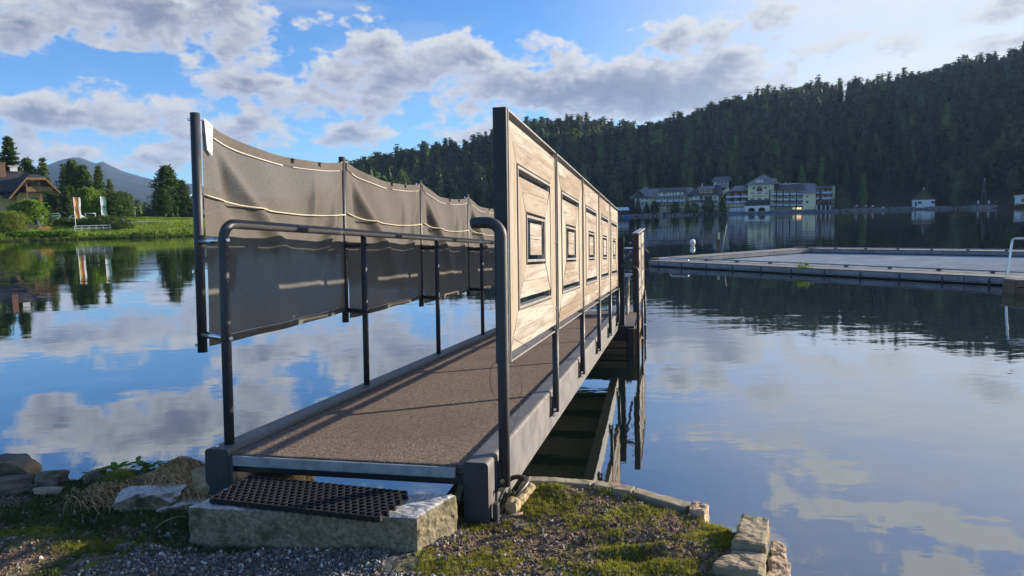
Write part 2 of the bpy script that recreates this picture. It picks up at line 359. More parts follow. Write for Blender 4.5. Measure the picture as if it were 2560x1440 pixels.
def land_z(x, y):
    x = np.asarray(x, float); y = np.asarray(y, float); d = sdf(x, y, LAND)
    left = (x < -44) & (y < 320)
    zl = np.interp(d, [-30, -3, 0, 1.2, 4, 12, 32, 52, 90, 200], [-4, -.8, -.02, .45, .8, 1.4, 3.0, 4.1, 4.7, 5.5])
    zr = np.interp(d, [-30, -3, 0, 1.2, 6, 18, 40], [-4, -.8, -.02, .7, 1.6, 2.2, 3.2])
    az = np.degrees(np.arctan2(x, y)); r = np.hypot(x, y)
    R, Zr = ridge(az)
    dd = np.clip(d-16, 0, None); tot = np.clip(R-r, 0, None)+dd+1e-6
    t = np.clip(dd/tot, 0, 1); s = t**.9*(1+.22*np.sin(t*pi))
    s = np.where(r > R, 1-.35*np.clip((r-R)/500, 0, 1), np.clip(s, 0, 1))
    hill = (Zr-3)*s*np.clip((az+22)/8, 0, 1)*(y > 0)
    w = np.clip((x+60)/30, 0, 1)*np.clip((y-100)/20, 0, 1) ; w = np.where(y > 340, 1, w); w = np.where(x > 100, 1, w)
    return np.where(d < 0, np.where(w > .5, zr, zl), zl*(1-w)+(zr+np.maximum(hill, 0))*w)
AZs = np.radians(np.arange(-62, 112, .42)); Rs = np.concatenate([np.arange(92, 430, 3.2), np.arange(430, 760, 9), np.geomspace(770, 1500, 18)])
A, Rr = np.meshgrid(AZs, Rs); X = Rr*np.sin(A); Y = Rr*np.cos(A); Zt = land_z(X, Y)
Zt = Zt + np.where(Zt > 1.0, .35*np.sin(X*.11+Y*.07)*np.cos(Y*.09-X*.05), 0)*np.clip((Zt-1)/3, 0, 1)
nr, na = X.shape; V = np.stack([X, Y, Zt], -1).reshape(-1, 3); I = np.arange(nr*na).reshape(nr, na)
F = np.stack([I[:-1, :-1], I[:-1, 1:], I[1:, 1:], I[1:, :-1]], -1).reshape(-1, 4)
m_land, M, b = new_mat('meadow_and_forest_floor')
pos = M.node('ShaderNodeNewGeometry').outputs['Position']
gn = M.noise(pos, .12, 5, .6); gf = M.noise(pos, 1.6, 5, .6); sx = M.node('ShaderNodeSeparateXYZ'); M.l.new(pos, sx.inputs[0])
grass = M.mix(M.rng(gn, .35, .65), (.1, .17, .025), (.17, .24, .035)); grass = M.mix(M.rng(gf, .4, .7, 0, .7), grass, (.04, .075, .016))
forest = M.mix(M.rng(gf, .35, .65), (.022, .03, .016), (.04, .042, .028)); forest = M.mix(M.rng(gn, .6, .75), forest, (.09, .088, .08))
isl = M.rng(sx.outputs[0], -58, -40, 1, 0); col = M.mix(isl, forest, grass)
col = M.mix(M.rng(sx.outputs[2], .5, .05), col, (.045, .042, .03))
M.l.new(col, b.inputs['Base Color']); b.inputs['Roughness'].default_value = .95; b.inputs['Specular IOR Level'].default_value = .1
land = link(np_mesh('lake_shore_terrain', V, F, m_land, True), kind='structure')

# far mountain range on the left
m_mtn = pmat('far_mountain_slopes', (.018, .03, .034), (.04, .05, .05), .004, .95, 0, world=True, c3=(.012, .022, .024), c3t=(.45, .62), detail=8, spec=.1)
MA = [-75,-60,-50,-41.3,-35.4,-34.1,-33.2,-32,-31.3,-30.7,-29.9,-29.5,-28.5,-27.2,-26,-25,-23.9,-21.8,-17.8,-11.9,-5]; ME = [1.2,2.6,1.9,2.4,2.9,3.45,4,4.5,4.72,4.73,4.36,4.52,3.95,3.47,3.1,3.0,2.95,2.35,1.7,.9,.2]
az_ = np.arange(-75, -5, .22); rr_ = np.linspace(1400, 5200, 34); A, Rr = np.meshgrid(np.radians(az_), rr_)
tt = (Rr-1400)/3800; H = np.tan(np.radians(np.interp(np.degrees(A), MA, ME)))*5200+2
Zm = H*(.02+.98*np.clip(tt, 0, 1)**1.25)+fbm(Rr*np.sin(A), Rr*np.cos(A), 1/420., 5, 3.)*26*np.sin(tt*pi)+fbm(Rr*np.sin(A), Rr*np.cos(A), 1/90., 3, 5.)*4*tt
X = Rr*np.sin(A); Y = Rr*np.cos(A); V = np.stack([X, Y, Zm], -1).reshape(-1, 3); nr, na = X.shape; I = np.arange(nr*na).reshape(nr, na)
F = np.stack([I[:-1, :-1], I[:-1, 1:], I[1:, 1:], I[1:, :-1]], -1).reshape(-1, 4)
link(np_mesh('distant_mountain', V, F, m_mtn, True), kind='structure')
mb = MB(); mb.quad((-9000, -900, -5), (9000, -900, -5), (9000, 9800, -5), (-9000, 9800, -5)); mb.build('lake_bed_ground', plain('lake_bed_mud', (.05, .05, .04), .9), kind='structure')

# haze: one even box of pale air
hz = MB(); hz.box(-6500, 3000, -700, 6400, -6.5, 620)
m_haze = bpy.data.materials.new('thin_haze'); m_haze.use_nodes = True; M = NT(m_haze.node_tree); M.n.remove(M.n['Principled BSDF'])
pv = M.node('ShaderNodeVolumePrincipled'); pv.inputs['Color'].default_value = (.4, .64, 1, 1); pv.inputs['Density'].default_value = .00008; pv.inputs['Anisotropy'].default_value = .2
M.l.new(pv.outputs[0], M.n['Material Output'].inputs['Volume'])
HAZE = True
if HAZE:
    hz.build('haze', m_haze, kind='stuff')

# ------------------------------------------------------------------ near bank (the ground under the camera)
EDGE = [(-14,3.2),(-6,3.9),(-4,3.75),(-3.2,3.62),(-2.66,3.46),(-2.36,3.42),(-2.18,3.44),(-2.0,3.47),(-1.76,3.41),(-1.56,3.36),(-1.3,3.33),(-1.0,3.2),(-.6,3.12),(-.25,3.12),(-.02,3.18),(.06,3.22),(.35,3.17),(.55,3.03),(.745,2.82),(.86,2.70),(.93,2.62),(.95,2.5),(.86,2.34),(.78,2.2),(.80,1.9),(1.2,1.5),(2.2,1.1),(4,.7),(8,.2),(20,-1.5)]
BANK = np.array(EDGE+[(20,-16),(-14,-16)], float)
def bank_h(x, y, d, fine=True):
    z = .80+np.interp(d, [-.6,-.22,-.08,0,.06,.3], [-1.6,-1.0,-.35,-.05,0,0])
    z += .02*np.sin(x*2.3+1)*np.cos(y*2.9)+.012*np.sin(x*5.1+y*4.2)
    # hollows and the little ridge in the soil on the right
    z += np.where(x > -.2, -.022*np.exp(-((x-.42)/.14)**2-((y-2.56)/.05)**2)+.018*np.exp(-((x-.43)/.2)**2-((y-2.50)/.03)**2)-.016*np.exp(-((x-.45)/.13)**2-((y-2.43)/.04)**2)+.03*np.exp(-((x-.2)/.15)**2-((y-3.08)/.07)**2), 0)
    # mound that carries the dried grass
    z += .09*np.exp(-((x+1.58)/.15)**2-((y-3.22)/.12)**2)+.07*np.exp(-((x+1.86)/.28)**2-((y-3.36)/.12)**2)
    return z
xs = np.concatenate([np.arange(-13.5, -3, .5), np.arange(-3, 1.35, .0105), np.arange(1.4, 19, .6)]); ys = np.concatenate([np.arange(-15.5, 2.0, .5), np.arange(2.0, 3.95, .0115), np.arange(4, 6.5, .3)])
X, Y = np.meshgrid(xs, ys); D = sdf(X, Y, BANK); Zb = bank_h(X, Y, D)
sel = (X > -3) & (X < 1.35) & (Y > 2.0) & (Y < 3.95) & (D > -.25)
lump = np.zeros_like(Zb); lx = X[sel]; ly = Y[sel]
lump[sel] = fbm(lx, ly, 9., 5, 1.)*.010+np.abs(fbm(lx, ly, 42., 3, 2.))*.0075
Zb = Zb+lump*np.where(D > 0, 1, .5)
nr, na = X.shape; V = np.stack([X, Y, Zb], -1).reshape(-1, 3); I = np.arange(nr*na).reshape(nr, na); F = np.stack([I[:-1, :-1], I[:-1, 1:], I[1:, 1:], I[1:, :-1]], -1).reshape(-1, 4)
keep = (D > -.5).reshape(-1)[F].all(1); F = F[keep]
m_soil, M, b = new_mat('bank_soil')
pos = M.node('ShaderNodeNewGeometry').outputs['Position']
s1 = M.noise(pos, 5, 6, .65); s2 = M.noise(pos, 34, 5, .7); s3 = M.noise(pos, 2.2, 4, .6, .6)
soil = M.mix(M.rng(s2, .35, .65), (.08, .056, .04), (.25, .18, .13)); soil = M.mix(M.rng(s1, .5, .7, 0, .6), soil, (.16, .12, .08))
moss = M.mix(M.rng(s2, .4, .65), (.08, .1, .02), (.2, .23, .035))
col = M.mix(M.m('MULTIPLY', M.rng(s3, .44, .6), M.rng(s2, .3, .52)), soil, moss)
# grey gravel path in front of the step
sx = M.node('ShaderNodeSeparateXYZ'); M.l.new(M.vm('ADD', pos, M.vm('MULTIPLY', M.node('ShaderNodeTexNoise').outputs['Color'], (0, 0, 0))), sx.inputs[0])
wob = M.m('MULTIPLY', M.m('SUBTRACT', s1, .5), .9)
pathm = M.m('MULTIPLY', M.rng(M.m('ADD', sx.outputs[1], wob), 2.72, 2.5), M.m('MULTIPLY', M.rng(M.m('ADD', sx.outputs[0], wob), -1.75, -1.35), M.rng(M.m('ADD', sx.outputs[0], wob), -.3, -.5)))
grav = M.mix(M.rng(s2, .35, .65), (.06, .06, .06), (.15, .148, .145)); col = M.mix(pathm, col, grav)
M.l.new(col, b.inputs['Base Color']); b.inputs['Roughness'].default_value = .95; b.inputs['Specular IOR Level'].default_value = .15
bp = M.node('ShaderNodeBump'); bp.inputs['Strength'].default_value = .8; bp.inputs['Distance'].default_value = .006; M.l.new(M.noise(pos, 90, 5, .7), bp.inputs['Height']); M.l.new(bp.outputs[0], b.inputs['Normal'])
bank = link(np_mesh('bank_ground', V, F, m_soil, True), kind='structure')

# ------------------------------------------------------------------ generic rocks and blocks
def rock_mb(mb, c, size, rot=0, seed=0, sub=3, rough=.22, mi=0, flat=0):
    bm = bmesh.new(); bmesh.ops.create_icosphere(bm, subdivisions=sub, radius=1)
    R = Matrix.Rotation(rot, 3, 'Z')
    for v in bm.verts:
        p = v.co.copy(); p = Vector((max(-.72, min(.72, p.x))/.72, max(-.72, min(.72, p.y))/.72, max(-.7, min(.7, p.z))/.7)) if flat else p
        n = mnoise.fractal(v.co*1.1+Vector((seed*3.1, seed, -seed)), 1, 2, 3)*rough*2+mnoise.fractal(v.co*4+Vector((seed, 0, seed)), 1, 2, 3)*rough*.35
        p = p*(1+n); v.co = R @ Vector((p.x*size[0], p.y*size[1], p.z*size[2]))+Vector(c)
    bm.verts.index_update(); mb.add([v.co[:] for v in bm.verts], [[v.index for v in f.verts] for f in bm.faces], mi, not flat); bm.free()
def block(name, corners, z0, z1, mat, rough=.006, seed=0, n=16, bev=.012, label=None, cat=None, tz=None, **kw):
    """rough-hewn block on a quadrilateral footprint (4 xy corners), subdivided and worn"""
    bm = bmesh.new(); vs = [bm.verts.new((*c, z0)) for c in corners]+[bm.verts.new((*c, (z1 if tz is None else tz[i]))) for i, c in enumerate(corners)]
    for f in ((0,3,2,1),(4,5,6,7),(0,1,5,4),(1,2,6,5),(2,3,7,6),(3,0,4,7)): bm.faces.new([vs[i] for i in f])
    bmesh.ops.recalc_face_normals(bm, faces=bm.faces)
    bmesh.ops.bevel(bm, geom=bm.edges[:], offset=bev, segments=2, affect='EDGES', profile=.6)
    for _ in range(5):
        es = [e for e in bm.edges if e.calc_length() > max(.012, .9/n*.3)]
        if not es or len(bm.verts) > 9000: break
        bmesh.ops.subdivide_edges(bm, edges=es, cuts=1, use_grid_fill=True)
    bmesh.ops.triangulate(bm, faces=bm.faces); bm.normal_update()
    for v in bm.verts:
        p = v.co; k = mnoise.fractal(p*9+Vector((seed, seed, 0)), 1, 2, 4)*rough*1.6+mnoise.fractal(p*38+Vector((0, seed, 0)), 1, 2, 3)*rough*.8
        v.co = p+v.normal*k
    me = bpy.data.meshes.new(name); bm.verts.index_update()
    o = (sum(c[0] for c in corners)/4, sum(c[1] for c in corners)/4, z0)
    for v in bm.verts: v.co -= Vector(o)
    bm.to_mesh(me); bm.free(); me.materials.append(mat)
    ob = link(me, name); ob.location = o
    if label: tag(ob, label, cat)
    for k2, v2 in kw.items(): ob[k2] = v2
    return ob
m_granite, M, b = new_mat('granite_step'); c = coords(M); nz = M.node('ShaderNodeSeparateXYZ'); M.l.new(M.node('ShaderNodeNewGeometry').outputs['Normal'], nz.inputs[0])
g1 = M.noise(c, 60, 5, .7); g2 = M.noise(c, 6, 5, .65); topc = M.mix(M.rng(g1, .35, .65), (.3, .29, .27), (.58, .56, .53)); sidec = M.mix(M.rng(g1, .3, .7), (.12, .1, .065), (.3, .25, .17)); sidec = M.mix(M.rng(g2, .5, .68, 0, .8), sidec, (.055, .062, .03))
M.l.new(M.mix(M.rng(nz.outputs[2], .45, .85), sidec, topc), b.inputs['Base Color']); b.inputs['Roughness'].default_value = .88; b.inputs['Specular IOR Level'].default_value = .2  # top paler, stained sides darker: light and shade put into the stone colour
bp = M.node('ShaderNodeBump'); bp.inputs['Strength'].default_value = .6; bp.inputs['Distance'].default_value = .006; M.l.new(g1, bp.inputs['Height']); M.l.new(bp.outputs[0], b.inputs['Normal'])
m_rock = pmat('grey_rock', (.1, .08, .058), (.22, .18, .13), 7, .88, .6, 40, c3=(.3, .2, .09), c3t=(.58, .7), bdist=.01)
m_rock_y = pmat('ochre_rock', (.3, .22, .11), (.46, .36, .2), 8, .88, .6, 40, c3=(.1, .09, .05), c3t=(.58, .7), bdist=.01)
m_conc = pmat('worn_concrete_kerb', (.22, .19, .13), (.38, .33, .235), 12, .9, .5, 90, c3=(.16, .16, .08), c3t=(.58, .72), bdist=.004)
m_conc_r = pmat('crumbling_reddish_stone', (.3, .2, .13), (.46, .36, .24), 14, .9, .8, 60, c3=(.14, .16, .08), c3t=(.55, .7), bdist=.01)

m_blk = pmat('weathered_edge_block', (.19, .15, .09), (.33, .275, .18), 10, .92, .6, 70, c3=(.1, .1, .05), c3t=(.52, .7), bdist=.006)
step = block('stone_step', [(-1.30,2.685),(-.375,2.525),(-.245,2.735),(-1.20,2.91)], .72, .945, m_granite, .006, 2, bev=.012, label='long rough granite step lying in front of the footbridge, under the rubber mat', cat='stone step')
# concrete kerb slabs along the edge of the soil on the right
for i, (pts, z, mt, lb) in enumerate([
    ([(.05,3.185),(.33,3.115),(.36,3.165),(.055,3.245)], .826, m_conc, 'flat grey kerb slab at the water edge, nearest the footbridge beam'),
    ([(.345,3.11),(.50,3.025),(.53,3.08),(.368,3.163)], .826, m_conc, 'short flat grey kerb slab between the two longer slabs, grass tuft in front'),
    ([(.51,3.02),(.70,2.845),(.742,2.885),(.54,3.075)], .822, m_conc, 'flat grey kerb slab slanting right to the crumbling reddish corner stone')]):
    block('kerb_slab', pts, z-.16, z, mt, .0018, i+3, bev=.004, label=lb, cat='kerb', group='kerb slabs along the water edge')
block('corner_stone', [(.70,2.79),(.755,2.765),(.795,2.83),(.735,2.875)], .60, .838, m_conc_r, .008, 9, bev=.008, label='crumbling reddish stone at the right end of the kerb slabs', cat='stone')
block('edge_block', [(.765,2.435),(.87,2.385),(.968,2.62),(.875,2.67)], .45, .872, m_blk, .006, 12, bev=.014, label='upright pale stone block at the right edge of the soil, topmost', cat='stone block')
block('edge_block', [(.655,2.30),(.80,2.22),(.873,2.38),(.765,2.432)], .5, .852, m_blk, .006, 15, bev=.016, label='low pale stone block at the bottom right, in front of the upright block', cat='stone block')
block('edge_block', [(.80,2.2),(.93,2.3),(1.01,2.56),(.965,2.60)], .2, .79, m_conc_r, .009, 19, bev=.012, label='reddish rough stone behind the upright pale block, going down to the water', cat='stone block')
block('foundation_stone', [(-.06,2.93),(-.005,2.90),(.085,3.10),(.03,3.14)], .62, .84, m_rock_y, .009, 22, bev=.018, label='ochre stone beside the right beam where the hose lies', cat='stone')
block('foundation_stone', [(-1.34,3.02),(-1.18,2.98),(-1.02,3.45),(-1.2,3.5)], .2, .84, m_rock_y, .008, 25, bev=.02, label='long ochre stone under the left side of the footbridge deck', cat='stone')
for i, (x, y, z, sz, rot, mt, lb) in enumerate([
    (-2.56,3.42,.85,(.14,.08,.065),.2,m_rock,'large grey rock with an ochre face at the left edge of the bank'),
    (-2.44,3.30,.82,(.09,.04,.04),.5,m_rock,'dark wedge of rock leaning on the large rock at the left edge'),
    (-2.27,3.36,.83,(.065,.045,.036),-.2,m_rock,'rounded grey rock beside the small leafy plant'),
    (-2.22,3.25,.81,(.06,.03,.014),.1,m_conc,'flat pale stone lying in the soil among the left rocks'),
    (-2.05,3.34,.83,(.045,.035,.035),.6,m_rock,'small upright grey rock left of the green weeds'),
    (-1.92,3.37,.82,(.07,.04,.035),-.4,m_rock_y,'small brown rock at the foot of the green weeds'),
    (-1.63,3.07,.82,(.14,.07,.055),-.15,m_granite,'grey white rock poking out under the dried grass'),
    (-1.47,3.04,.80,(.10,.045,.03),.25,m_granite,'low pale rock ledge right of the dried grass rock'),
    (-1.40,3.16,.83,(.085,.075,.095),.1,m_rock_y,'rounded ochre rock against the left beam'),
    (-1.48,3.30,.83,(.07,.05,.05),.7,m_rock,'dark rock behind the rounded ochre rock'),
    (-.16,2.98,.80,(.05,.035,.03),.3,m_rock_y,'small rock under the right end of the front crossbar'),
    (.0,2.705,.822,(.022,.016,.014),.4,m_rock,'small grey stone alone in the grass right of the footbridge')]):
    mb = MB(); rock_mb(mb, (0, 0, 0), sz, rot, i*1.7+1, 3, .2, 0, 1)
    o = mb.build('rock', mt); o.location = (x, y, z); tag(o, lb, 'rock', 'rocks on the bank')
# ================================================================== FOOTBRIDGE (local axes: t across, s along, u up; slopes 3.4 degrees to the lake)
Fv = Vector((.2160685, .9746103, -.0587286)); Rv = Fv.cross(Vector((0, 0, 1))).normalized(); Uv = Rv.cross(Fv)
B0 = Vector((-1.37, 2.77, -1.09))
def BW(t, s, u): return Vector((0, 0, 2.05))+Rv*t+Fv*s+Uv*u
Mb = Matrix.Translation(BW(*B0)) @ Matrix(((Rv.x, Fv.x, Uv.x, 0), (Rv.y, Fv.y, Uv.y, 0), (Rv.z, Fv.z, Uv.z, 0), (0, 0, 0, 1)))
bridge = thing('footbridge', 'long sloping footbridge with grey beams, wooden panels right and grey fabric screens left', 'footbridge', M=Mb)
class BB(MB):
    def build(s, name, mats, parent=None, origin=None, **kw):
        s.v = [(p[0]-B0.x, p[1]-B0.y, p[2]-B0.z) for p in s.v] if origin is None else [(p[0]-origin[0], p[1]-origin[1], p[2]-origin[2]) for p in s.v]
        o = bpy.data.objects.new(name, s.mesh(name, mats)); COL.objects.link(o); o.parent = parent
        if origin is not None and parent is bridge: o.location = Vector(origin)-B0
        for k, v in kw.items(): o[k] = v
        return o
SE = 10.42                                                     # far end of the bridge
def rrect(t0, t1, u0_, u1, r, n=5):
    P = []
    for (cx, cz, a0) in ((t1-r, u1-r, 0), (t0+r, u1-r, 90), (t0+.004, u0_+.004, 180), (t1-.004, u0_+.004, 270)):
        rr = r if a0 < 180 else .004
        for k in range(n): a = radians(a0+90*k/(n-1)); P.append((cx+rr*cos(a), cz+rr*sin(a)))
    return P
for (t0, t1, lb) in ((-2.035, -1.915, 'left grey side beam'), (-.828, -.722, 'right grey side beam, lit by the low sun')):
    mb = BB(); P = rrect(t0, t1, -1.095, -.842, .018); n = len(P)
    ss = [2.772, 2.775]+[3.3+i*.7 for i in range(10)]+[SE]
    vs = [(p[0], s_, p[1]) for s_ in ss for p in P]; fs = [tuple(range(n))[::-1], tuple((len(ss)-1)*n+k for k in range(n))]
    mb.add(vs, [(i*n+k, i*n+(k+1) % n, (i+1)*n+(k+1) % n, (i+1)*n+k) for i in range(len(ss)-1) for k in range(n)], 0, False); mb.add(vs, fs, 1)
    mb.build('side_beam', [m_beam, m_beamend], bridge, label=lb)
# anti-slip deck, finely gritted
m_deck, M, b = new_mat('brown_antislip_grit')
c = M.node('ShaderNodeTexCoord').outputs['Object']
v1 = M.node('ShaderNodeTexVoronoi'); M.l.new(c, v1.inputs['Vector']); v1.inputs['Scale'].default_value = 190
gr = M.node('ShaderNodeSeparateColor'); M.l.new(v1.outputs['Color'], gr.inputs[0])
big = M.noise(c, 1.6, 4, .6); mid = M.noise(c, 14, 4, .6)
col = M.mix(M.rng(gr.outputs[0], 0, 1), (.085, .062, .047), (.29, .222, .17)); col = M.mix(M.rng(gr.outputs[1], .9, 1, 0, .55), col, (.45, .4, .34))
col = M.mix(M.rng(big, .35, .7, 0, .35), col, (.12, .092, .07)); col = M.mix(M.rng(mid, .55, .75, 0, .3), col, (.2, .16, .12))
sx = M.node('ShaderNodeSeparateXYZ'); M.l.new(c, sx.inputs[0])
edge_dark = M.m('MAXIMUM', M.rng(M.m('ADD', sx.outputs[0], M.m('MULTIPLY', mid, .08)), -.50, -.56+.05), M.rng(M.m('ADD', sx.outputs[1], M.m('MULTIPLY', mid, .05)), .06, .03))  # darker along the left edge and the shore end
col = M.mix(M.m('MULTIPLY', edge_dark, .6), col, (.04, .033, .028))
M.l.new(col, b.inputs['Base Color']); b.inputs['Roughness'].default_value = .95; b.inputs['Specular IOR Level'].default_value = .12
bp = M.node('ShaderNodeBump'); bp.inputs['Strength'].default_value = .7; bp.inputs['Distance'].default_value = .004; M.l.new(M.m('SUBTRACT', 1, v1.outputs['Distance']), bp.inputs['Height']); M.l.new(bp.outputs[0], b.inputs['Normal'])
mb = BB(); mb.bbox(-1.915, -.83, 2.785, SE, -.898, -.862, .006); mb.build('deck', m_deck, bridge)
mb = BB(); mb.bbox(-1.895, -.862, 2.766, 2.785, -.912, -.868, .003)
for t in (-1.86, -1.845, -1.83, -1.6, -1.36, -1.14, -.95): mb.cyl((t, 2.768, -.89), (t, 2.763, -.89), .004, 8)
mb.build('front_crossbar', m_galv, bridge, label='galvanised crossbar at the shore end')
mb = BB(); mb.bbox(-1.915, -.83, 2.79, 2.83, -.945, -.9, .003)
for s_ in np.arange(3.6, SE, .8): mb.box(-1.915, -.83, s_, s_+.05, -.98, -.9)
mb.build('underframe', m_black, bridge)
mb = BB(); mb.bbox(-1.908, -1.892, 2.764, 2.80, -1.03, -.87, .002); mb.build('corner_bracket', m_steel, bridge)
# gravel crumbs that lie on the deck
mb = BB(); rr = random.Random(5)
for i in range(150):
    t = rr.uniform(-1.88, -.86); s_ = 2.82+abs(rr.gauss(0, .35)); r = rr.uniform(.0022, .0055)
    if rr.random() < .5: t = rr.gauss(-1.15, .12); s_ = rr.gauss(3.02, .08)
    t = min(-.86, max(-1.9, t)); s_ = max(2.81, s_)
    mb.add([(t+r, s_, -.862), (t, s_+r, -.862), (t-r, s_, -.862), (t, s_-r, -.862), (t+r*.2, s_, -.862+r*1.1)], [(0, 1, 4), (1, 2, 4), (2, 3, 4), (3, 0, 4)])
mb.build('grit_crumb', pmat('pale_grit', (.3, .27, .22), (.5, .46, .4), 30, .9, 0), bridge, kind='stuff')

# left side: handrail with posts
def arc(c, a, b_, r, a0, a1, n=8):
    return [Vector(c)+Vector(a)*(r*cos(radians(a0+(a1-a0)*k/n)))+Vector(b_)*(r*sin(radians(a0+(a1-a0)*k/n))) for k in range(n+1)]
LT = -1.975; LS = [2.868+1.524*k for k in range(5)]
mb = BB(); path = [(LT, LS[0], -.85), (LT, LS[0], -.2), (LT, LS[0], .085)]+arc((LT, LS[0]+.085, .085), (0, -1, 0), (0, 0, 1), .085, 0, 90, 10)[1:]+[(LT, s_, .17) for s_ in (4.2, 5.6, 7, 8.4, SE)]
mb.tube(path, .0225, 20); mb.build('handrail', m_steel, bridge)
# small welding bead marks on the rail
for s_ in LS[1:]:
    mb = BB(); mb.cyl((LT, s_, -.85), (LT, s_, .155), .0195, 16); mb.build('post', m_steel, bridge)
for s_ in (4.02, 5.82, 7.3, 8.9):
    mb = BB(); mb.cyl((LT, s_, .17), (LT, s_+.012, .17), .0236, 18); mb.build('rail_joint', m_galv, bridge)
mb = BB()
for t_, s_ in ((-1.99, 2.80), ): mb.cyl((t_, s_, -.842), (t_, s_, -.835), .009, 10)
mb.build('cap_bolt', m_chrome, bridge)
# outer screen posts, spacers, bolts
OT = -2.185; OS = [2.985+1.547*k for k in range(5)]+[10.05]
for i, s_ in enumerate(OS):
    mb = BB(); mb.cyl((OT, s_, -.438), (OT, s_, .70), .0225, 18); sp_ = mb.build('screen_post', m_steel, bridge)
    for u in (.665, .31, -.05, -.40):
        mb = BB(); mb.tube([(OT-.008, s_-.024, u), (OT-.012, s_-.031, u)], .0055, 8); mb.tube([(OT-.012, s_-.031, u), (OT-.013, s_-.034, u)], .008, 6)
        mb.build('bolt', m_chrome, sp_)
    if i < 5:
        for u in (.093, -.352):
            mb = BB(); sl = LS[i]
            d = Vector((LT, sl, u))-Vector((OT, s_, u)); a = Vector((OT, s_, u))+d.normalized()*.02; e = Vector((LT, sl, u))-d.normalized()*.02
            mb.tube([a, e], .0165, 16); mb.tube([Vector((OT, s_, u))-d.normalized()*.045, Vector((OT, s_, u))-d.normalized()*.02], .008, 8)
            mb.tube([Vector((LT, sl, u))+d.normalized()*.022, Vector((LT, sl, u))+d.normalized()*.04], .0065, 8); mb.tube([Vector((LT, sl, u))+d.normalized()*.036, Vector((LT, sl, u))+d.normalized()*.048], .0095, 6)
            mb.build('spacer', m_chrome if i == 0 else m_steel, bridge)
# fabric screens
m_cloth, M, b = new_mat('grey_mesh_fabric')
c = M.node('ShaderNodeTexCoord').outputs['Object']
w1 = M.noise(M.vm('MULTIPLY', c, (1, 30, 300)), 1, 2, .5); w2 = M.noise(M.vm('MULTIPLY', c, (1, 300, 30)), 1, 2, .5); wv = M.m('ADD', M.m('MULTIPLY', w1, .65), M.m('MULTIPLY', w2, .35))
st = M.noise(c, 2.3, 4, .6); col = M.mix(M.rng(wv, .35, .65), (.115, .105, .09), (.155, .143, .124)); col = M.mix(M.rng(st, .5, .72, 0, .35), col, (.1, .085, .068))
sp2 = M.noise(c, 60, 2, .5); col = M.mix(M.rng(sp2, .72, .78, 0, .5), col, (.03, .03, .03))
M.l.new(col, b.inputs['Base Color']); b.inputs['Roughness'].default_value = .75; b.inputs['Specular IOR Level'].default_value = .2
bp = M.node('ShaderNodeBump'); bp.inputs['Strength'].default_value = .35; bp.inputs['Distance'].default_value = .002; M.l.new(wv, bp.inputs['Height']); M.l.new(bp.outputs[0], b.inputs['Normal'])
tr = M.node('ShaderNodeBsdfTranslucent'); M.l.new(M.mix(.5, col, (.2, .18, .15)), tr.inputs['Color']); tp = M.node('ShaderNodeBsdfTransparent')
mx = M.node('ShaderNodeMixShader'); mx.inputs[0].default_value = .22; M.l.new(b.outputs[0], mx.inputs[1]); M.l.new(tr.outputs[0], mx.inputs[2])
mx2 = M.node('ShaderNodeMixShader'); mx2.inputs[0].default_value = .05; M.l.new(mx.outputs[0], mx2.inputs[1]); M.l.new(tp.outputs[0], mx2.inputs[2]); M.l.new(mx2.outputs[0], M.n['Material Output'].inputs['Surface'])
m_web = pmat('pale_webbing', (.42, .39, .34), (.6, .57, .5), 60, .8, .2)
m_rope = pmat('beige_rope', (.42, .36, .25), (.6, .52, .38), 120, .85, .3)
m_tag = pmat('white_tag', (.6, .6, .6), (.75, .75, .74), 20, .7, .1)
def fold(a, b_, p, w):      # ridge profile along the line a-b in (x,u) panel coordinates
    ax, ay = a; bx, by = b_; dx, dy = bx-ax, by-ay; L = hypot(dx, dy); t = ((p[0]-ax)*dx+(p[1]-ay)*dy)/L/L; q = ((p[0]-ax)*dy-(p[1]-ay)*dx)/L
    e = max(0., min(1., t*2.2, (1-t)*2.2)); ww = w*(.3+1.2*max(0, min(1, t))); return math.exp(-(q/ww)**2)*e
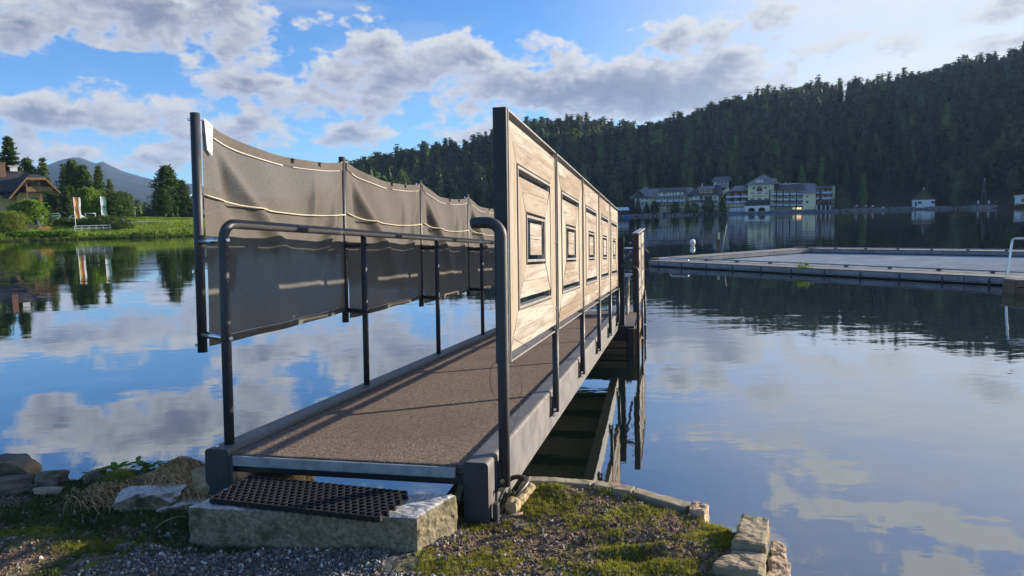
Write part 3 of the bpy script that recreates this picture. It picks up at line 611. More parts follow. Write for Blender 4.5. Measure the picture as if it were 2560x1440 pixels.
for i in range(5):
    s0 = OS[i]+.035; s1 = OS[i+1]-.03; L = s1-s0; rr = random.Random(20+i); nx, nu = 70, 56
    sg = .062+.015*rr.random(); lift = .055+.02*rr.random()
    f1 = ((.0, .655), (.62+.1*rr.random(), -.25)); f2 = ((1.0, .60), (.62+.06*rr.random(), -.30)); f3 = ((.72, .60), (.70, .1)); f4 = ((.05, .62), (.25, .0)); f5 = ((1.0, .56), (.84, -.1))
    def S(x, v):
        top = .672-.014*x-sg*4*x*(1-x)*(1-.25*x); bot = -.412-.004*x+lift*x*.8-.008*sin(pi*x)
        u = bot+(top-bot)*v; p = (x, u)
        off = .062*fold(*f1, p, .045)-.045*fold(*f4, p, .045)+.055*fold(*f2, p, .03)+.028*fold(*f3, p, .022)-.04*fold(*f5, p, .026)
        off += .014*sin(x*7.1+i)*sin(v*5+1.3*i)+.008*sin(x*17+v*9+i)
        off += .006*mnoise.noise(Vector((x*5, v*6, i*3.3)))
        edge = min(1, x*9, (1-x)*9); return (OT+.012+off*edge*.9, s0+x*L+.006*sin(v*6+i)*(1-x)-.012*v*(1-x)*0, u)
    mb = BB(); vs = [S(a/nx, k/nu) for k in range(nu+1) for a in range(nx+1)]
    mb.add(vs, [(k*(nx+1)+a, k*(nx+1)+a+1, (k+1)*(nx+1)+a+1, (k+1)*(nx+1)+a) for k in range(nu) for a in range(nx)], 0, True)
    sc = mb.build('fabric_screen', m_cloth, bridge)
    def strip(v, w, x0, x1, mat, name, n=26, lift_=.004):
        mb = BB(); vs = []
        for a in range(n+1):
            x = x0+(x1-x0)*a/n; p = Vector(S(x, v)); q = Vector(S(x, v-w)); p.x += lift_; q.x += lift_; vs += [p, q]
        mb.add(vs, [(2*a, 2*a+1, 2*a+3, 2*a+2) for a in range(n)], 0, True); o = mb.build(name, mat, sc); return o
    strip(.948, .005, .05, .48, m_web, 'hem_seam', 26, .009); strip(.948, .004, .55, .97, m_web, 'hem_seam', 26, .009); strip(.04, .004, .03, .93, m_web, 'hem_seam', 26, .009)
    strip(.998, .05, .0, 1, m_cloth, 'top_hem', 40, .006); strip(.034, .034, 0, 1, m_cloth, 'bottom_hem', 40, .006)
    # rope laced across the inner side and the tension wire at the top
    mb = BB(); rp = []
    for a in range(25):
        x = a/24; y = .318-.014*x-.045*4*x*(1-x)*(1-.15*x); q = S(x, .66); rp.append((max(q[0], OT)+.012, s0-.03+x*(L+.05), y))
    mb.tube(rp, .0045, 6); mb.build('rope', m_rope, sc)
    for e_ in ([(OT+.01, s0-.035, .685), S(.02, .995)], [(OT+.01, s1+.03, .672), S(.985, .995)]):
        mb = BB(); mb.tube(e_, .003, 6); mb.build('cord_end', m_rope, sc)
    for x in (.52+.1*rr.random(), .76): 
        mb = BB(); q = Vector(S(x, .99)); mb.tube([q+Vector((.008, -.01, .006)), q+Vector((.016, .0, -.018)), q+Vector((.01, .012, .006))], .005, 6); mb.build('tie', m_black, sc)
    if i == 0:
        mb = BB(); q = Vector(S(.01, 1.0)); 
        mb.add([q+Vector((.012, -.012, .01)), q+Vector((.012, .052, -.012)), q+Vector((.016, .034, -.16)), q+Vector((.014, .0, -.135)), q+Vector((.007, -.012, .01)), q+Vector((.007, .052, -.012)), q+Vector((.01, .034, -.16)), q+Vector((.008, .0, -.135))], [(0, 1, 2, 3), (4, 7, 6, 5), (0, 4, 5, 1), (1, 5, 6, 2), (2, 6, 7, 3), (3, 7, 4, 0)])
        mb.build('white_tab', m_tag, sc)

# right side: wooden panels in steel frames
PT = -.715; PTK = .055
def wood_panel(sc_, parent, B, uc, ncopy):
    """frame + mitred planks; sc_ = centre s"""
    hs, hu = .683, .563; t0, t1 = PT-PTK/2, PT+PTK/2
    mb = B()
    def ring(a, c, w, d0, d1):
        mb.box(d0, d1, sc_-a, sc_-a+w, uc-c, uc+c); mb.box(d0, d1, sc_+a-w, sc_+a, uc-c, uc+c); mb.box(d0, d1, sc_-a+w, sc_+a-w, uc+c-w, uc+c); mb.box(d0, d1, sc_-a+w, sc_+a-w, uc-c, uc-c+w)
    ring(hs, hu, .008, t0, t1); ring(.477, .341, .014, t0+.008, t1-.003); ring(.265, .119, .013, t0+.008, t1-.004)
    for sg in (-1, 1):      # stubs joining the rings
        for e in (-1, 1):
            for (a, c0, c1) in ((.44, .286, .36), (.235, .075, .142), (.66, .51, .558)):
                mb.box(t0+.02, t1-.012, sc_+sg*a-.004, sc_+sg*a+.004, min(uc+e*c0, uc+e*c1), max(uc+e*c0, uc+e*c1))
    fr = mb.build('wood_panel', m_bar, parent, origin=None if parent is bridge else None)
    def plank(poly, mat):
        mb = B(); rs = random.Random(len(poly)*7+int(poly[0][0]*1000) % 97)
        mb.prism([(p[0], p[1]) for p in poly], 0, t0+.014+rs.uniform(-.001, .002), t1-.006+rs.uniform(-.002, .002)); mb.build('plank', mat, fr)
    g_ = .0025
    for (a, c, a2, c2) in ((.668, .522, .492, .350), (.448, .292, .285, .134)):
        for e in (1, -1):
            m = (c+c2)/2; am = (a+a2)/2+.004*e
            plank([(sc_-a+g_, uc+e*c), (sc_+a-g_, uc+e*c), (sc_+am-g_, uc+e*(m+.001)), (sc_-am+g_, uc+e*(m+.001))][::e], m_wood_s)
            plank([(sc_-am+g_, uc+e*(m-.001)), (sc_+am-g_, uc+e*(m-.001)), (sc_+a2-g_, uc+e*c2), (sc_-a2+g_, uc+e*c2)][::e], m_wood_s)
            plank([(sc_+e*a, uc-c+g_), (sc_+e*a, uc+c-g_), (sc_+e*a2, uc+c2-g_), (sc_+e*a2, uc-c2+g_)][::-e], m_wood_u)
    plank([(sc_-.165, uc+.002), (sc_+.165, uc+.002), (sc_+.165, uc+.083), (sc_-.165, uc+.083)], m_wood_s)
    plank([(sc_-.165, uc-.083), (sc_+.165, uc-.083), (sc_+.165, uc-.001), (sc_-.165, uc-.001)], m_wood_s)
    return fr
RS = [2.935+1.43*k for k in range(6)]
PC = [3.768+1.42*k for k in range(5)]
for k in range(5): wood_panel(PC[k], bridge, BB, .092, 0)
# end upright facing the shore, and uprights between the panels
mb = BB(); mb.bbox(-.752, -.69, 3.055, 3.080, -.475, .658, .002); mb.build('end_upright', m_black, bridge)
for k in range(1, 5):
    mb = BB(); mb.box(-.735, -.70, 3.058+1.42*k-.018, 3.058+1.42*k+.010, -.47, .65); mb.build('upright', m_steel, bridge)
# pole with a hooked hand grip, and shorter posts bolted to the beam
PX = -.690
mb = BB(); path = [(PX, 2.93, -.985), (PX, 2.93, -.4), (PX, 2.93, .085)]+arc((PX-.062, 2.93, .085), (1, 0, 0), (0, 0, 1), .062, 0, 90, 10)[1:]+[(PX-.09, 2.925, .1475), (PX-.118, 2.915, .146)]
mb.tube(path+[(PX-.126, 2.912, .1455), (PX-.131, 2.91, .145)], [.0245]*(len(path))+[.0215, .013], 20); hk = mb.build('hooked_pole', m_steel, bridge)
for k in range(1, 6):
    mb = BB(); mb.cyl((PX, RS[k], -.975), (PX, RS[k], -.455), .0205, 16); po = mb.build('post', m_steel, bridge)
for k in range(6):
    u1 = -.87
    mb = BB(); mb.bbox(-.7225, -.714, RS[k]-.05, RS[k]-.028, -1.04 if k == 0 else -1.0, u1, .002); mb.box(-.722, -.70, RS[k]-.03, RS[k]+.01, -1.0, -.88); mb.build('bracket', m_steel, bridge)
    for u, ds in ((-.955, -.012), (-.985, -.038)):
        mb = BB(); mb.tube([(PX-.022, RS[k]+ds, u), (PX+.002, RS[k]+ds-.02, u)], .006, 8); mb.tube([(PX-.01, RS[k]+ds-.016, u), (PX-.002, RS[k]+ds-.024, u)], .0105, 6)
        mb.build('bolt', m_chrome, bridge)
for u in (.06, -.30):
    mb = BB(); mb.tube([(PX-.01, 2.955, u), (PX-.015, 3.06, u)], .006, 8); mb.tube([(PX-.01, 3.0, u), (PX-.01, 3.012, u)], .012, 6); mb.build('panel_bolt', m_chrome, bridge)
for k in range(1, 5):
    for u in (.09, -.33):
        mb = BB(); mb.tube([(PX, RS[k]+.05, u), (PX+.012, RS[k]+.05, u)], .006, 8); mb.build('panel_bolt', m_chrome, bridge)
# wooden stub behind the foot bracket of the right beam
mb = BB(); mb.bbox(-.712, -.690, 2.795, 2.83, -1.15, -1.02, .002); mb.build('foot_bracket', m_steel, bridge)

# loose wires on the hooked pole, hose and cable tangle
mb = MB(); rr = random.Random(3)
def wirepath(pts, n=8):
    out_ = []; P = [Vector(p) for p in pts]
    for i in range(len(P)-1):
        p0 = P[max(i-1, 0)]; p1 = P[i]; p2 = P[i+1]; p3 = P[min(i+2, len(P)-1)]
        for k in range(n):
            t = k/n; out_.append(.5*((2*p1)+(p2-p0)*t+(2*p0-5*p1+4*p2-p3)*t*t+(3*p1-p0-3*p2+p3)*t**3))
    return out_+[P[-1]]
for pts in ([(-.69,2.91,-.42),(-.735,2.9,-.47),(-.74,2.91,-.56),(-.70,2.90,-.62)], [(-.668,2.91,-.60),(-.62,2.93,-.63),(-.60,2.94,-.66)], [(-.66,3.0,-.44),(-.63,3.02,-.55),(-.64,3.0,-.68),(-.67,2.95,-.76),(-.70,2.92,-.77)], [(-.66,3.02,-.36),(-.60,3.05,-.40)], [(-.715,2.92,-.74),(-.69,2.90,-.755),(-.664,2.92,-.75)]):
    mb.tube([BW(*p) for p in wirepath(pts)], .0011, 5)
o = mb.build('loose_wire', m_black, origin=BW(-.69, 2.93, -.77)); tag(o, 'thin dark loose wires twisted round the hooked pole of the footbridge', 'wire')
m_hose = pmat('black_rubber', (.012, .012, .013), (.03, .03, .03), 15, .42, .05)
mb = MB(); mb.tube(wirepath([(-.12,2.86,.79),(-.06,2.93,.80),(.01,3.0,.845),(.045,3.07,.862),(.03,3.13,.86),(-.03,3.17,.84),(-.1,3.2,.74)], 10), .011, 12)
o = mb.build('rubber_hose', m_hose, origin=(-.1, 2.88, .79)); tag(o, 'black rubber hose looping over the ochre stone beside the right beam', 'hose')
mb = MB()
for i in range(4):
    j = .012*i; mb.tube(wirepath([BW(-.86,2.80,-.93), BW(-.90,2.83,-.98-j), BW(-.955-j,2.86,-1.06), BW(-.90,2.88,-1.09-j*.5), BW(-.85,2.86,-1.0+j)], 8), .0035, 6)
o = mb.build('cable_tangle', m_hose, origin=BW(-.88, 2.83, -1.08)); tag(o, 'tangle of thin black cables hanging under the right end of the front crossbar', 'cable')
mb = MB(); mb.tube([(-.075, 2.80, .815), (.02, 2.83, .822)], .006, 8); o = mb.build('stick', pmat('bark', (.12, .08, .05), (.2, .15, .1), 20), origin=(-.03, 2.81, .815)); tag(o, 'short brown stick on the soil beside the foot of the right beam', 'stick')

# rubber honeycomb mat on the step
MX, MY = Vector((-1.225, 2.70, 0)), Vector((-.505, 2.475, 0))
ex = (MY-MX).normalized(); ey = Vector((-ex.y, ex.x, 0)); LW = .755; LD = .25; MZ = .948
m_mat = pmat('black_rubber_mat', (.005, .005, .005), (.011, .01, .01), 30, .62, .15, 80)
ey2 = (ey*cos(radians(.3))+Vector((0, 0, 1))*sin(radians(.3)))
O = Vector((-1.222, 2.712, MZ)); 
mb = MB(); cw = .031; hx_ = int(LW/cw); hy_ = int(LD/(cw*.866)); up_ = Vector((0, 0, 1)); TH = .021
def wall(p, q, w=.0095, h0=0, h1=TH):
    d = (q-p).normalized(); n_ = Vector((-d.y, d.x, 0))*w/2
    mb.add([p-n_, p+n_, q+n_, q-n_, p-n_+up_*h1, p+n_+up_*h1, q+n_+up_*h1, q-n_+up_*h1], [(4, 7, 6, 5), (0, 1, 5, 4), (1, 2, 6, 5), (2, 3, 7, 6), (3, 0, 4, 7)])
for j in range(hy_):
    for i in range(hx_):
        c = O+ex*((i+.5+(.5 if j % 2 else 0))*cw)+ey2*((j+.6)*cw*.866)
        pts = [c+ex*(cos(radians(60*k+30))*cw/1.732)+ey2*(sin(radians(60*k+30))*cw/1.732) for k in range(6)]
        for k in (0, 1, 2): wall(pts[k], pts[k+1])
        if i == 0 or j == 0: 
            for k in (3, 4, 5): wall(pts[k], pts[(k+1) % 6])
        for k in range(0, 6, 2):     # nubs on the joints
            q = pts[k]; mb.add([q+ex*.005+up_*TH, q+ey2*.005+up_*TH, q-ex*.005+up_*TH, q-ey2*.005+up_*TH, q+up_*(TH+.006)], [(0, 1, 4), (1, 2, 4), (2, 3, 4), (3, 0, 4)])
mat_ob = mb.build('rubber_mat', m_mat, origin=tuple(O)); tag(mat_ob, 'black rubber honeycomb mat lying askew on the granite step', 'mat')

# ================================================================== PIER and SECOND GANGWAY at the far end
def TS(t, s, z): return Vector((Rv.x*t+Fv.x/.99828*s, Rv.y*t+Fv.y/.99828*s, z))
Mg = Matrix.Translation(TS(-.45, 10.25, 0)) @ Matrix.Rotation(radians(-12.5), 4, 'Z')
m_oldw = wood('grey_dock_plank', 0, (.2, .19, .175), (.15, .13, .11), (.06, .05, .045), gs=.6)
m_oldw2 = wood('brown_dock_beam', 0, (.2, .15, .09), (.13, .09, .055), (.05, .035, .02), gs=.6)
pier = thing('landing_pier', 'dark timber landing pier in the water between the footbridge end and the lower gangway', 'pier', M=Mg)
def GB(): return MB()
mb = GB(); mb.bbox(-1.75, -.03, .10, .20, -.1, .40, .01); mb.build('front_beam', m_black, pier)
for z0 in (-.18, -.02, .10):
    mb = GB(); mb.bbox(-1.7, -.14, .03, .085, z0, z0+.10, .006); mb.build('plank', m_oldw2, pier)
for x in (-1.72, -.13, -.05): 
    mb = GB(); mb.bbox(x, x+.09, .0, .09, -1.2, .38, .008); mb.build('pile', m_oldw2 if x != -.13 else m_black, pier)
for i in range(14):
    mb = GB(); mb.bbox(-1.7, -.06, .22+i*.19, .22+i*.19+.175, .215, .25, .005); mb.build('deck_board', m_oldw, pier)
mb = GB(); mb.bbox(-.06, -.01, .2, 2.9, .06, .26, .006); mb.bbox(-1.75, -1.70, .2, 2.9, .06, .26, .006); mb.build('edge_beam', m_oldw2, pier)
mb = GB(); mb.bbox(-.30, -.185, .20, .26, .10, 1.70, .003); col_ = mb.build('steel_column', m_black, pier, label='tall black steel column beside the end of the wooden panels')
mb = GB(); mb.box(-.186, -.176, .20, .262, .3, 1.70); mb.build('edge_trim', m_bar, col_)
# lower gangway wall: same panels, smaller set
gang = thing('gangway_wall', 'lower wall of two wooden panels beyond the footbridge, right of the black column', 'railing', M=Mg)
class G2(MB):
    def build(s, name, mats, parent=None, origin=None, **kw):
        o = bpy.data.objects.new(name, s.mesh(name, mats)); COL.objects.link(o); o.parent = parent
        for k, v in kw.items(): o[k] = v
        return o
PT_s = PT; PT = .0
for k in range(2): wood_panel(.75+1.42*k, gang, G2, 1.185, 0)
PT = PT_s
mb = G2(); mb.bbox(-.045, .045, .03, .062, .62, 1.752, .003); mb.build('end_upright', m_black, gang)
mb = G2(); mb.bbox(-.05, .045, .03, 2.88, 1.752, 1.766, .003); mb.build('cap_rail', m_galv, gang)
for s_ in (1.46, 2.86):
    mb = G2(); mb.cyl((.035, s_, .02), (.035, s_, .64), .02, 12); mb.build('post', m_steel, gang)
mb = G2(); path = [(.03, -.10, .0), (.03, -.10, 1.22)]+arc((-.035, -.10, 1.22), (1, 0, 0), (0, 0, 1), .065, 0, 90, 8)[1:]+[(-.14, -.10, 1.28), (-.19, -.08, 1.285), (-.19, .35, 1.36), (-.19, 2.4, 1.36)]
mb.tube(path, .021, 14); mb.build('hooked_rail', m_steel, gang)
for z in (1.62, 1.5, 1.38, 1.22, 1.1):
    mb = G2(); mb.tube([(-.05, .04, z), (-.075, .03, z)], .006, 6); mb.tube([(-.07, .03, z), (-.085, .03, z)], .012, 6); mb.build('bolt', m_chrome, gang)
low = thing('gangway_screen', 'low wooden panel with pale cap between the black column and the lower gangway wall', 'panel', M=Mg @ Matrix.Translation((-.30, 2.2, 0)))
mb = G2(); mb.box(.04, .055, 0, .02, .25, .93); mb.box(.04, .055, .58, .6, .25, .93); mb.build('frame', m_bar, low)
for z0 in (.27, .50, .73):
    mb = G2(); mb.box(.03, .06, .02, .58, z0, z0+.20); mb.build('plank', m_wood_s, low)
mb = G2(); mb.box(-.02, .11, -.02, .62, .93, .95); mb.build('cap', m_galv, low)

# ================================================================== FLOATING POOL FRAME
A_ = Vector((5.25, 27.1, 0)); Bn = Vector((13.9, 15.35, 0)); C_ = Vector((13.67, 33.5, 0)); Dn = Vector((24.5, 22.7, 0)); A0 = Vector((5.6, 28.55, 0))
m_poolw = water_mat('pool_water', (.36, .44, .52), 4.5, .8, far_refl=False, cap=.42)
def in_frame(P, Q): 
    d = (Q-P); return P, d.normalized(), d.length
mb = MB(); mb.quad(tuple(A_+Vector((.8, .3, .02))), tuple(Bn+Vector((.8, .3, .02))), tuple(Dn+Vector((0, 0, .02))), tuple(C_+Vector((0, 0, .02))))
tag(mb.build('pool_water', m_poolw, kind='structure'), 'pale rippled water', 'water')
m_float = plain('dark_float', (.015, .014, .013), .7)
m_fas = wood('dock_fascia', 1, (.25, .255, .26), (.19, .19, .185), (.06, .058, .055), gs=.5)
def dock(P, Q, w, side, label, rail=True, nclt=10, zt=.20, boards=True):
    d = (Q-P); L = d.length; a = atan2(d.y, d.x); T = thing('floating_dock', label, 'dock', P, a, 'floating docks round the pool')
    s_ = 1 if side > 0 else -1
    def y(v): return v*s_
    def bx(mb, x0, x1, y0, y1, z0, z1, b=.006): mb.bbox(x0, x1, min(y(y0), y(y1)), max(y(y0), y(y1)), z0, z1, b)
    n = max(3, int(L/3)); 
    for i in range(n):
        mb = MB(); bx(mb, i*L/n+.01, (i+1)*L/n-.01, 0, .035, .07, zt-.01); mb.build('fascia_plank', m_fas, T)
        mb = MB(); bx(mb, i*L/n+.01, (i+1)*L/n-.01, w-.035, w, .05, zt-.01); mb.build('fascia_plank', m_fas, T)
    mb = MB(); bx(mb, .05, L-.05, .08, w-.08, -.3, .06); mb.build('float', m_float, T)
    mb = MB(); bx(mb, 0, L, .01, .06, .035, .062); mb.build('lower_rail', m_fas, T)
    for i in range(int(L/1.1)):
        mb = MB(); x = .5+i*1.1; bx(mb, x, x+.05, -.012, .02, .0, .17); mb.build('strap', m_steel, T)
    nb = 4
    for i in range(nb):
        mb = MB(); bx(mb, 0, L, .0+i*w/nb+.004, (i+1)*w/nb-.004, zt, zt+.02); mb.build('deck_board', m_fas, T)
    if rail:
        mb = MB(); mb.tube([(0, y(w-.12), zt+.075), (L, y(w-.12), zt+.075)], .022, 8); mb.build('pipe_rail', m_galv, T)
        for i in range(nclt):
            mb = MB(); x = (i+.5)*L/nclt; bx(mb, x-.05, x+.05, w-.20, w-.04, zt+.02, zt+.055); bx(mb, x-.09, x+.09, w-.15, w-.09, zt+.055, zt+.075); mb.build('cleat', m_steel, T)
    return T
dn = dock(A_, Bn, 1.1, 1, 'long near dock of the pool frame, with a pipe rail and cleats', True, 11)
dock(C_, A0, 1.0, 1, 'plain left dock of the pool frame, running away towards the hotel', False)
dock(C_, Dn, .8, -1, 'far dock of the pool frame with its pipe rail, lying beyond the pale water', True, 12)
# grab handle, ladder, box, grass
def world_tube(name, pts, r, mat, label, cat, n=10, group=None):
    mb = MB(); mb.tube(pts, r, n); o = mb.build(name, mat, origin=pts[0]); return tag(o, label, cat, group)
dv = (Bn-A_).normalized(); nv = Vector((-dv.y, dv.x, 0))
def dk(k, off, z): p = A_+dv*k+nv*off; return (p.x, p.y, z)
world_tube('grab_handle', [dk(1.0,.1,.2), dk(1.0,.1,.29), dk(1.06,.1,.32), dk(1.8,.1,.32), dk(1.86,.1,.29), dk(1.86,.1,.2)], .022, m_chrome, 'low steel grab handle at the left end of the near dock', 'handle')
lad = thing('pool_ladder', 'tall steel ladder rail rising at the right end of the near dock', 'ladder', (11.68, 16.55, .22))
mb = MB(); mb.tube([(-.06, -.03, -.6), (-.05, 0, 0), (.04, .02, .85), (.06, .02, .98), (.12, .02, 1.0), (.8, -.05, 1.0)], .026, 10); mb.build('rail', m_chrome, lad)
mb = MB(); mb.tube([(.62, -.05, -.6), (.64, -.05, 0), (.72, -.05, .99)], .026, 10); mb.build('rail', m_chrome, lad)
tb = thing('timber_step_box', 'brown timber box step in the water under the ladder at the right edge', 'step box', (11.82, 16.15, .03))
for i, z0 in enumerate((-.02, .12)):
    mb = MB(); mb.bbox(-.4, 1.2, -.22, -.17, z0, z0+.12, .006); mb.build('plank', m_oldw2, tb)
mb = MB(); mb.bbox(-.42, 1.2, -.25, .25, .26, .29, .006); mb.build('lid_plank', m_oldw, tb)
mb = MB(); mb.bbox(-.42, -.36, -.2, .2, -.3, .26, .006); mb.build('side_plank', m_oldw2, tb)
# dark storage box with pale lid on the dock corner, cabin-like
sb = thing('deck_box', 'dark deck box with rounded lid on the left corner of the pool frame', 'box', (5.0, 27.9, .22), radians(-10))
mb = MB(); mb.prism([(-.55, 0), (.42, 0), (.42, .26), (.30, .40), (.12, .44), (-.55, .44)], 1, -.3, .3); mb.build('body', plain('dark_box_plastic', (.02, .024, .035), .5), sb)
mb = MB(); mb.box(-.56, .10, -.31, .31, .442, .46); mb.build('lid', plain('pale_lid', (.3, .36, .46), .4), sb)
mb = MB(); mb.bbox(0, .34, 0, .2, 0, .07, .01); o = mb.build('dock_fender', plain('white_plastic', (.6, .62, .64), .5)); o.location = (5.75, 27.3, .22); tag(o, 'small pale block on the dock beside the dark deck box', 'block')
mb = MB(); mb.bbox(-.07, .07, -.07, .07, -1.5, 1.13, .01); o = mb.build('mooring_post', m_oldw2); o.location = (9.42, 32.2, 0); tag(o, 'brown wooden mooring post standing behind the left dock', 'post')
mb = MB(); mb.box(-.04, .06, -.075, -.07, .75, 1.08); p_ = mb.build('number_plate', plain('pale_plate', (.45, .43, .36), .6), o)
world_tube('leaning_rod', [(9.58, 32.2, .1), (9.84, 32.3, 1.42)], .014, m_web, 'thin pale rod leaning right beside the mooring post', 'rod')
mb = MB(); rings = []
bu = thing('buoy', 'white oval buoy floating beyond the pool frame', 'buoy', (10.9, 42.5, .0))
m_bw = plain('buoy_white', (.78, .76, .7), .5); m_bo = pmat('buoy_cream', (.6, .55, .42), (.68, .62, .5), 3, .6, 0)
bm = bmesh.new(); bmesh.ops.create_uvsphere(bm, u_segments=20, v_segments=12, radius=1)
for v in bm.verts: v.co = Vector((v.co.x*.15, v.co.y*.15, v.co.z*.15+(.06 if v.co.z > 0 else -.06)+.19))
bm.verts.index_update(); mb.add([v.co[:] for v in bm.verts], [[v.index for v in f.verts] for f in bm.faces], 0, True); bm.free(); mb.build('float', m_bw, bu)
mb = MB(); mb.tube([(0, 0, .12), (0, 0, .26)], .154, 20); mb.build('band', m_bo, bu)
# tuft growing on the dock face
# ================================================================== TREES
m_bark = pmat('bark', (.05, .035, .025), (.12, .085, .06), 6, .95, .5)
m_pine = leafmat('pine_needles', (.035, .075, .02), (.1, .155, .036), (.15, .2, .05), .5, .3, .2)
m_larch = leafmat('larch_needles', (.06, .11, .022), (.12, .18, .036), (.16, .23, .05), .5, .4, .15)
m_leaf = leafmat('bright_leaves', (.08, .15, .016), (.17, .27, .03), (.22, .33, .05), .8, .42, .12)
m_willow = leafmat('willow_leaves', (.1, .15, .025), (.2, .25, .04), (.26, .3, .06), 1.2, .4, .08)
m_dwarf = leafmat('dwarf_pine_needles', (.045, .075, .018), (.1, .14, .03), (.14, .17, .04), 1.2, .3, .1)
m_hill = leafmat('hill_forest_needles', (.02, .04, .018), (.05, .085, .03), (.075, .115, .04), .25, .25, .5)
m_hill_l = leafmat('hill_larch_needles', (.06, .115, .032), (.1, .17, .045), (.13, .2, .055), .25, .35, .3)
def leaf_quads(C, S, rng, flat=.0, asp=.55):
    """one quad per centre, random orientation; flat>0 pulls normals upward"""
    n = len(C); a = rng.normal(size=(n, 3)); a[:, 2] *= (1-flat*.8); a /= np.linalg.norm(a, axis=1)[:, None]
    b = rng.normal(size=(n, 3)); b[:, 2] *= (1-flat*.8); b -= a*(a*b).sum(1)[:, None]; b /= np.linalg.norm(b, axis=1)[:, None]
    a = a*S[:, None]; b = b*(S*asp)[:, None]
    V = np.stack([C-a-b*.35, C+b-a*.1, C+a+b*.2, C-b+a*.15], 1).reshape(-1, 3); F = np.arange(4*n).reshape(n, 4); return V, F
def crown(kind, h, R, n, leaf, seed, q0=.08, per=9, lean=0):
    rng = np.random.default_rng(seed); nc = n//per
    q = q0+(1-q0)*rng.random(nc)**(1.15 if kind != 'leafy' else .9); th = rng.random(nc)*2*pi
    if kind == 'arolla': pr = np.clip(1-((q-.3)/.71)**2, 0, 1)**.78*np.where(q < .33, .55+.45*q/.33, 1)
    elif kind == 'cone':
        lv = np.round(q*13)/13; q = lv+rng.normal(size=nc)*.012; pr = np.clip(1-q, 0.01, 1)**.8*(1-.14*((q*13) % 1))
    elif kind == 'spruce':
        lv = np.round(q*17)/17; q = lv+rng.normal(size=nc)*.01; pr = np.clip(1.01-q, 0.01, 1)**.95*(.75+.5*rng.random(nc))
    else: pr = np.sqrt(np.clip(1-((q-.52)/.52)**2, 0.02, 1))
    lump = 1+.24*np.sin(3*th+seed)+.15*np.sin(5*th+q*14+seed*2)+.16*np.sin(q*23+th*2)
    rad = R*pr*lump*(rng.random(nc)**.38)
    rad = np.where(rng.random(nc) < .05, rad*1.22, rad)
    cz = q*h-(0.10*rad if kind in ('cone', 'spruce') else -.05*rad)
    Cc = np.stack([rad*np.cos(th), rad*np.sin(th), cz], 1)
    cs = leaf*(1.5+1.0*rng.random(nc))*(1 if kind != 'spruce' else .8)
    off = rng.normal(size=(nc, per, 3))*np.array([1, 1, .5 if kind != 'leafy' else .9])*cs[:, None, None]*.62
    C = (Cc[:, None]+off).reshape(-1, 3); S = leaf*(.6+.8*rng.random(len(C)))
    return leaf_quads(C, S, rng, (.55 if per != 5 else .8) if kind != 'leafy' else .3)
def limbs(h, R, seed, n=10, q0=.15, r=.02, up=.1):
    rr = random.Random(seed); mb = MB()
    mb.tube([(0, 0, -.4), (rr.uniform(-.02, .02)*h, rr.uniform(-.01, .01)*h, h*.45), (0, 0, h*.96)], [h*r*1.15, h*r*.7, h*.004], 8)
    for i in range(n):
        q = q0+(.85-q0)*i/n; a = rr.uniform(0, 6.28); L = R*(1-q)*.85+.1*R
        mb.tube([(0, 0, q*h), (cos(a)*L*.5, sin(a)*L*.5, q*h+L*up*.3), (cos(a)*L, sin(a)*L, q*h+L*up)], [h*r*.35, h*r*.2, h*.002], 5)
    return mb
TREE_MESH = {}
def tree_proto(key, kind, h, R, n, leaf, mat, q0=.08, nl=10, r=.02):
    V, F = crown(kind, h, R, n, leaf, hash(key) % 1000 if False else sum(map(ord, key)), q0)
    TREE_MESH[key] = (np_mesh(key+'_crown', V, F, mat), limbs(h, R, sum(map(ord, key)), nl, max(q0, .1), r, -.05 if kind in ('cone', 'spruce') else .35).mesh(key+'_trunk', m_bark), h)
tree_proto('stone_pine', 'arolla', 16, 3.7, 9000, .30, m_pine, .07)
tree_proto('stone_pine_b', 'arolla', 16, 3.3, 9000, .30, m_pine, .05)
tree_proto('larch', 'cone', 16, 3.3, 8000, .25, m_larch, .1)
tree_proto('spruce', 'spruce', 16, 3.0, 8500, .26, m_pine, .04)
tree_proto('leafy', 'leafy', 8, 3.2, 6500, .22, m_leaf, .12, 14, .015)
tree_proto('leafy_b', 'leafy', 8, 3.4, 6500, .22, m_pine, .15, 14, .015)
def tree(name, key, x, y, z, h, label, cat='tree', wid=1, group=None, mat=None, rz=None):
    cm, tm, hh = TREE_MESH[key]; s = h/hh
    if group == 'trees on the left shore' and 159 < y < 173 and x < -90:   # the cluster stands well behind the chalet
        k = 1.16; x, y, z, h = x*k, y*k, 5.0, ((z+h-2.05)*k+2.05-5.0)*1.07; wid *= 1.12
    T = thing(name, label, cat, (x, y, z), (x*7.3+y) % 6.28 if rz is None else rz, group); T.scale = (s*wid, s*wid, s)
    if mat: cm = cm.copy(); cm.materials[0] = mat
    link(cm, 'crown', T); link(tm, 'trunk', T); return T
gt = 'trees on the left shore'
tree('stone_pine','stone_pine',-131.5,180,5,20,'large dark conifer cut by the left edge, standing behind the chalet roof',group=gt,wid=1.1)
tree('stone_pine','spruce',-125.6,181,5,19.5,'dark ragged conifer behind the chalet chimney, right of the tree at the edge',group=gt,wid=1.25)
tree('stone_pine','stone_pine_b',-134.2,200,5,16.3,'rounded conifer rising just behind the chalet roof ridge',group=gt,wid=.95)
tree('stone_pine','larch',-129.8,200,5,16.0,'conifer behind the chalet roof next to the lamp bracket',group=gt,mat=m_pine,wid=1.05)
tree('stone_pine','stone_pine',-98.6,162,4.0,14.4,'tallest dark stone pine of the cluster right of the chalet',group=gt,wid=.85)
tree('stone_pine','larch',-102.4,165,4.1,13.6,'lighter pointed conifer at the left of the cluster right of the chalet',group=gt,mat=m_larch,wid=.8)
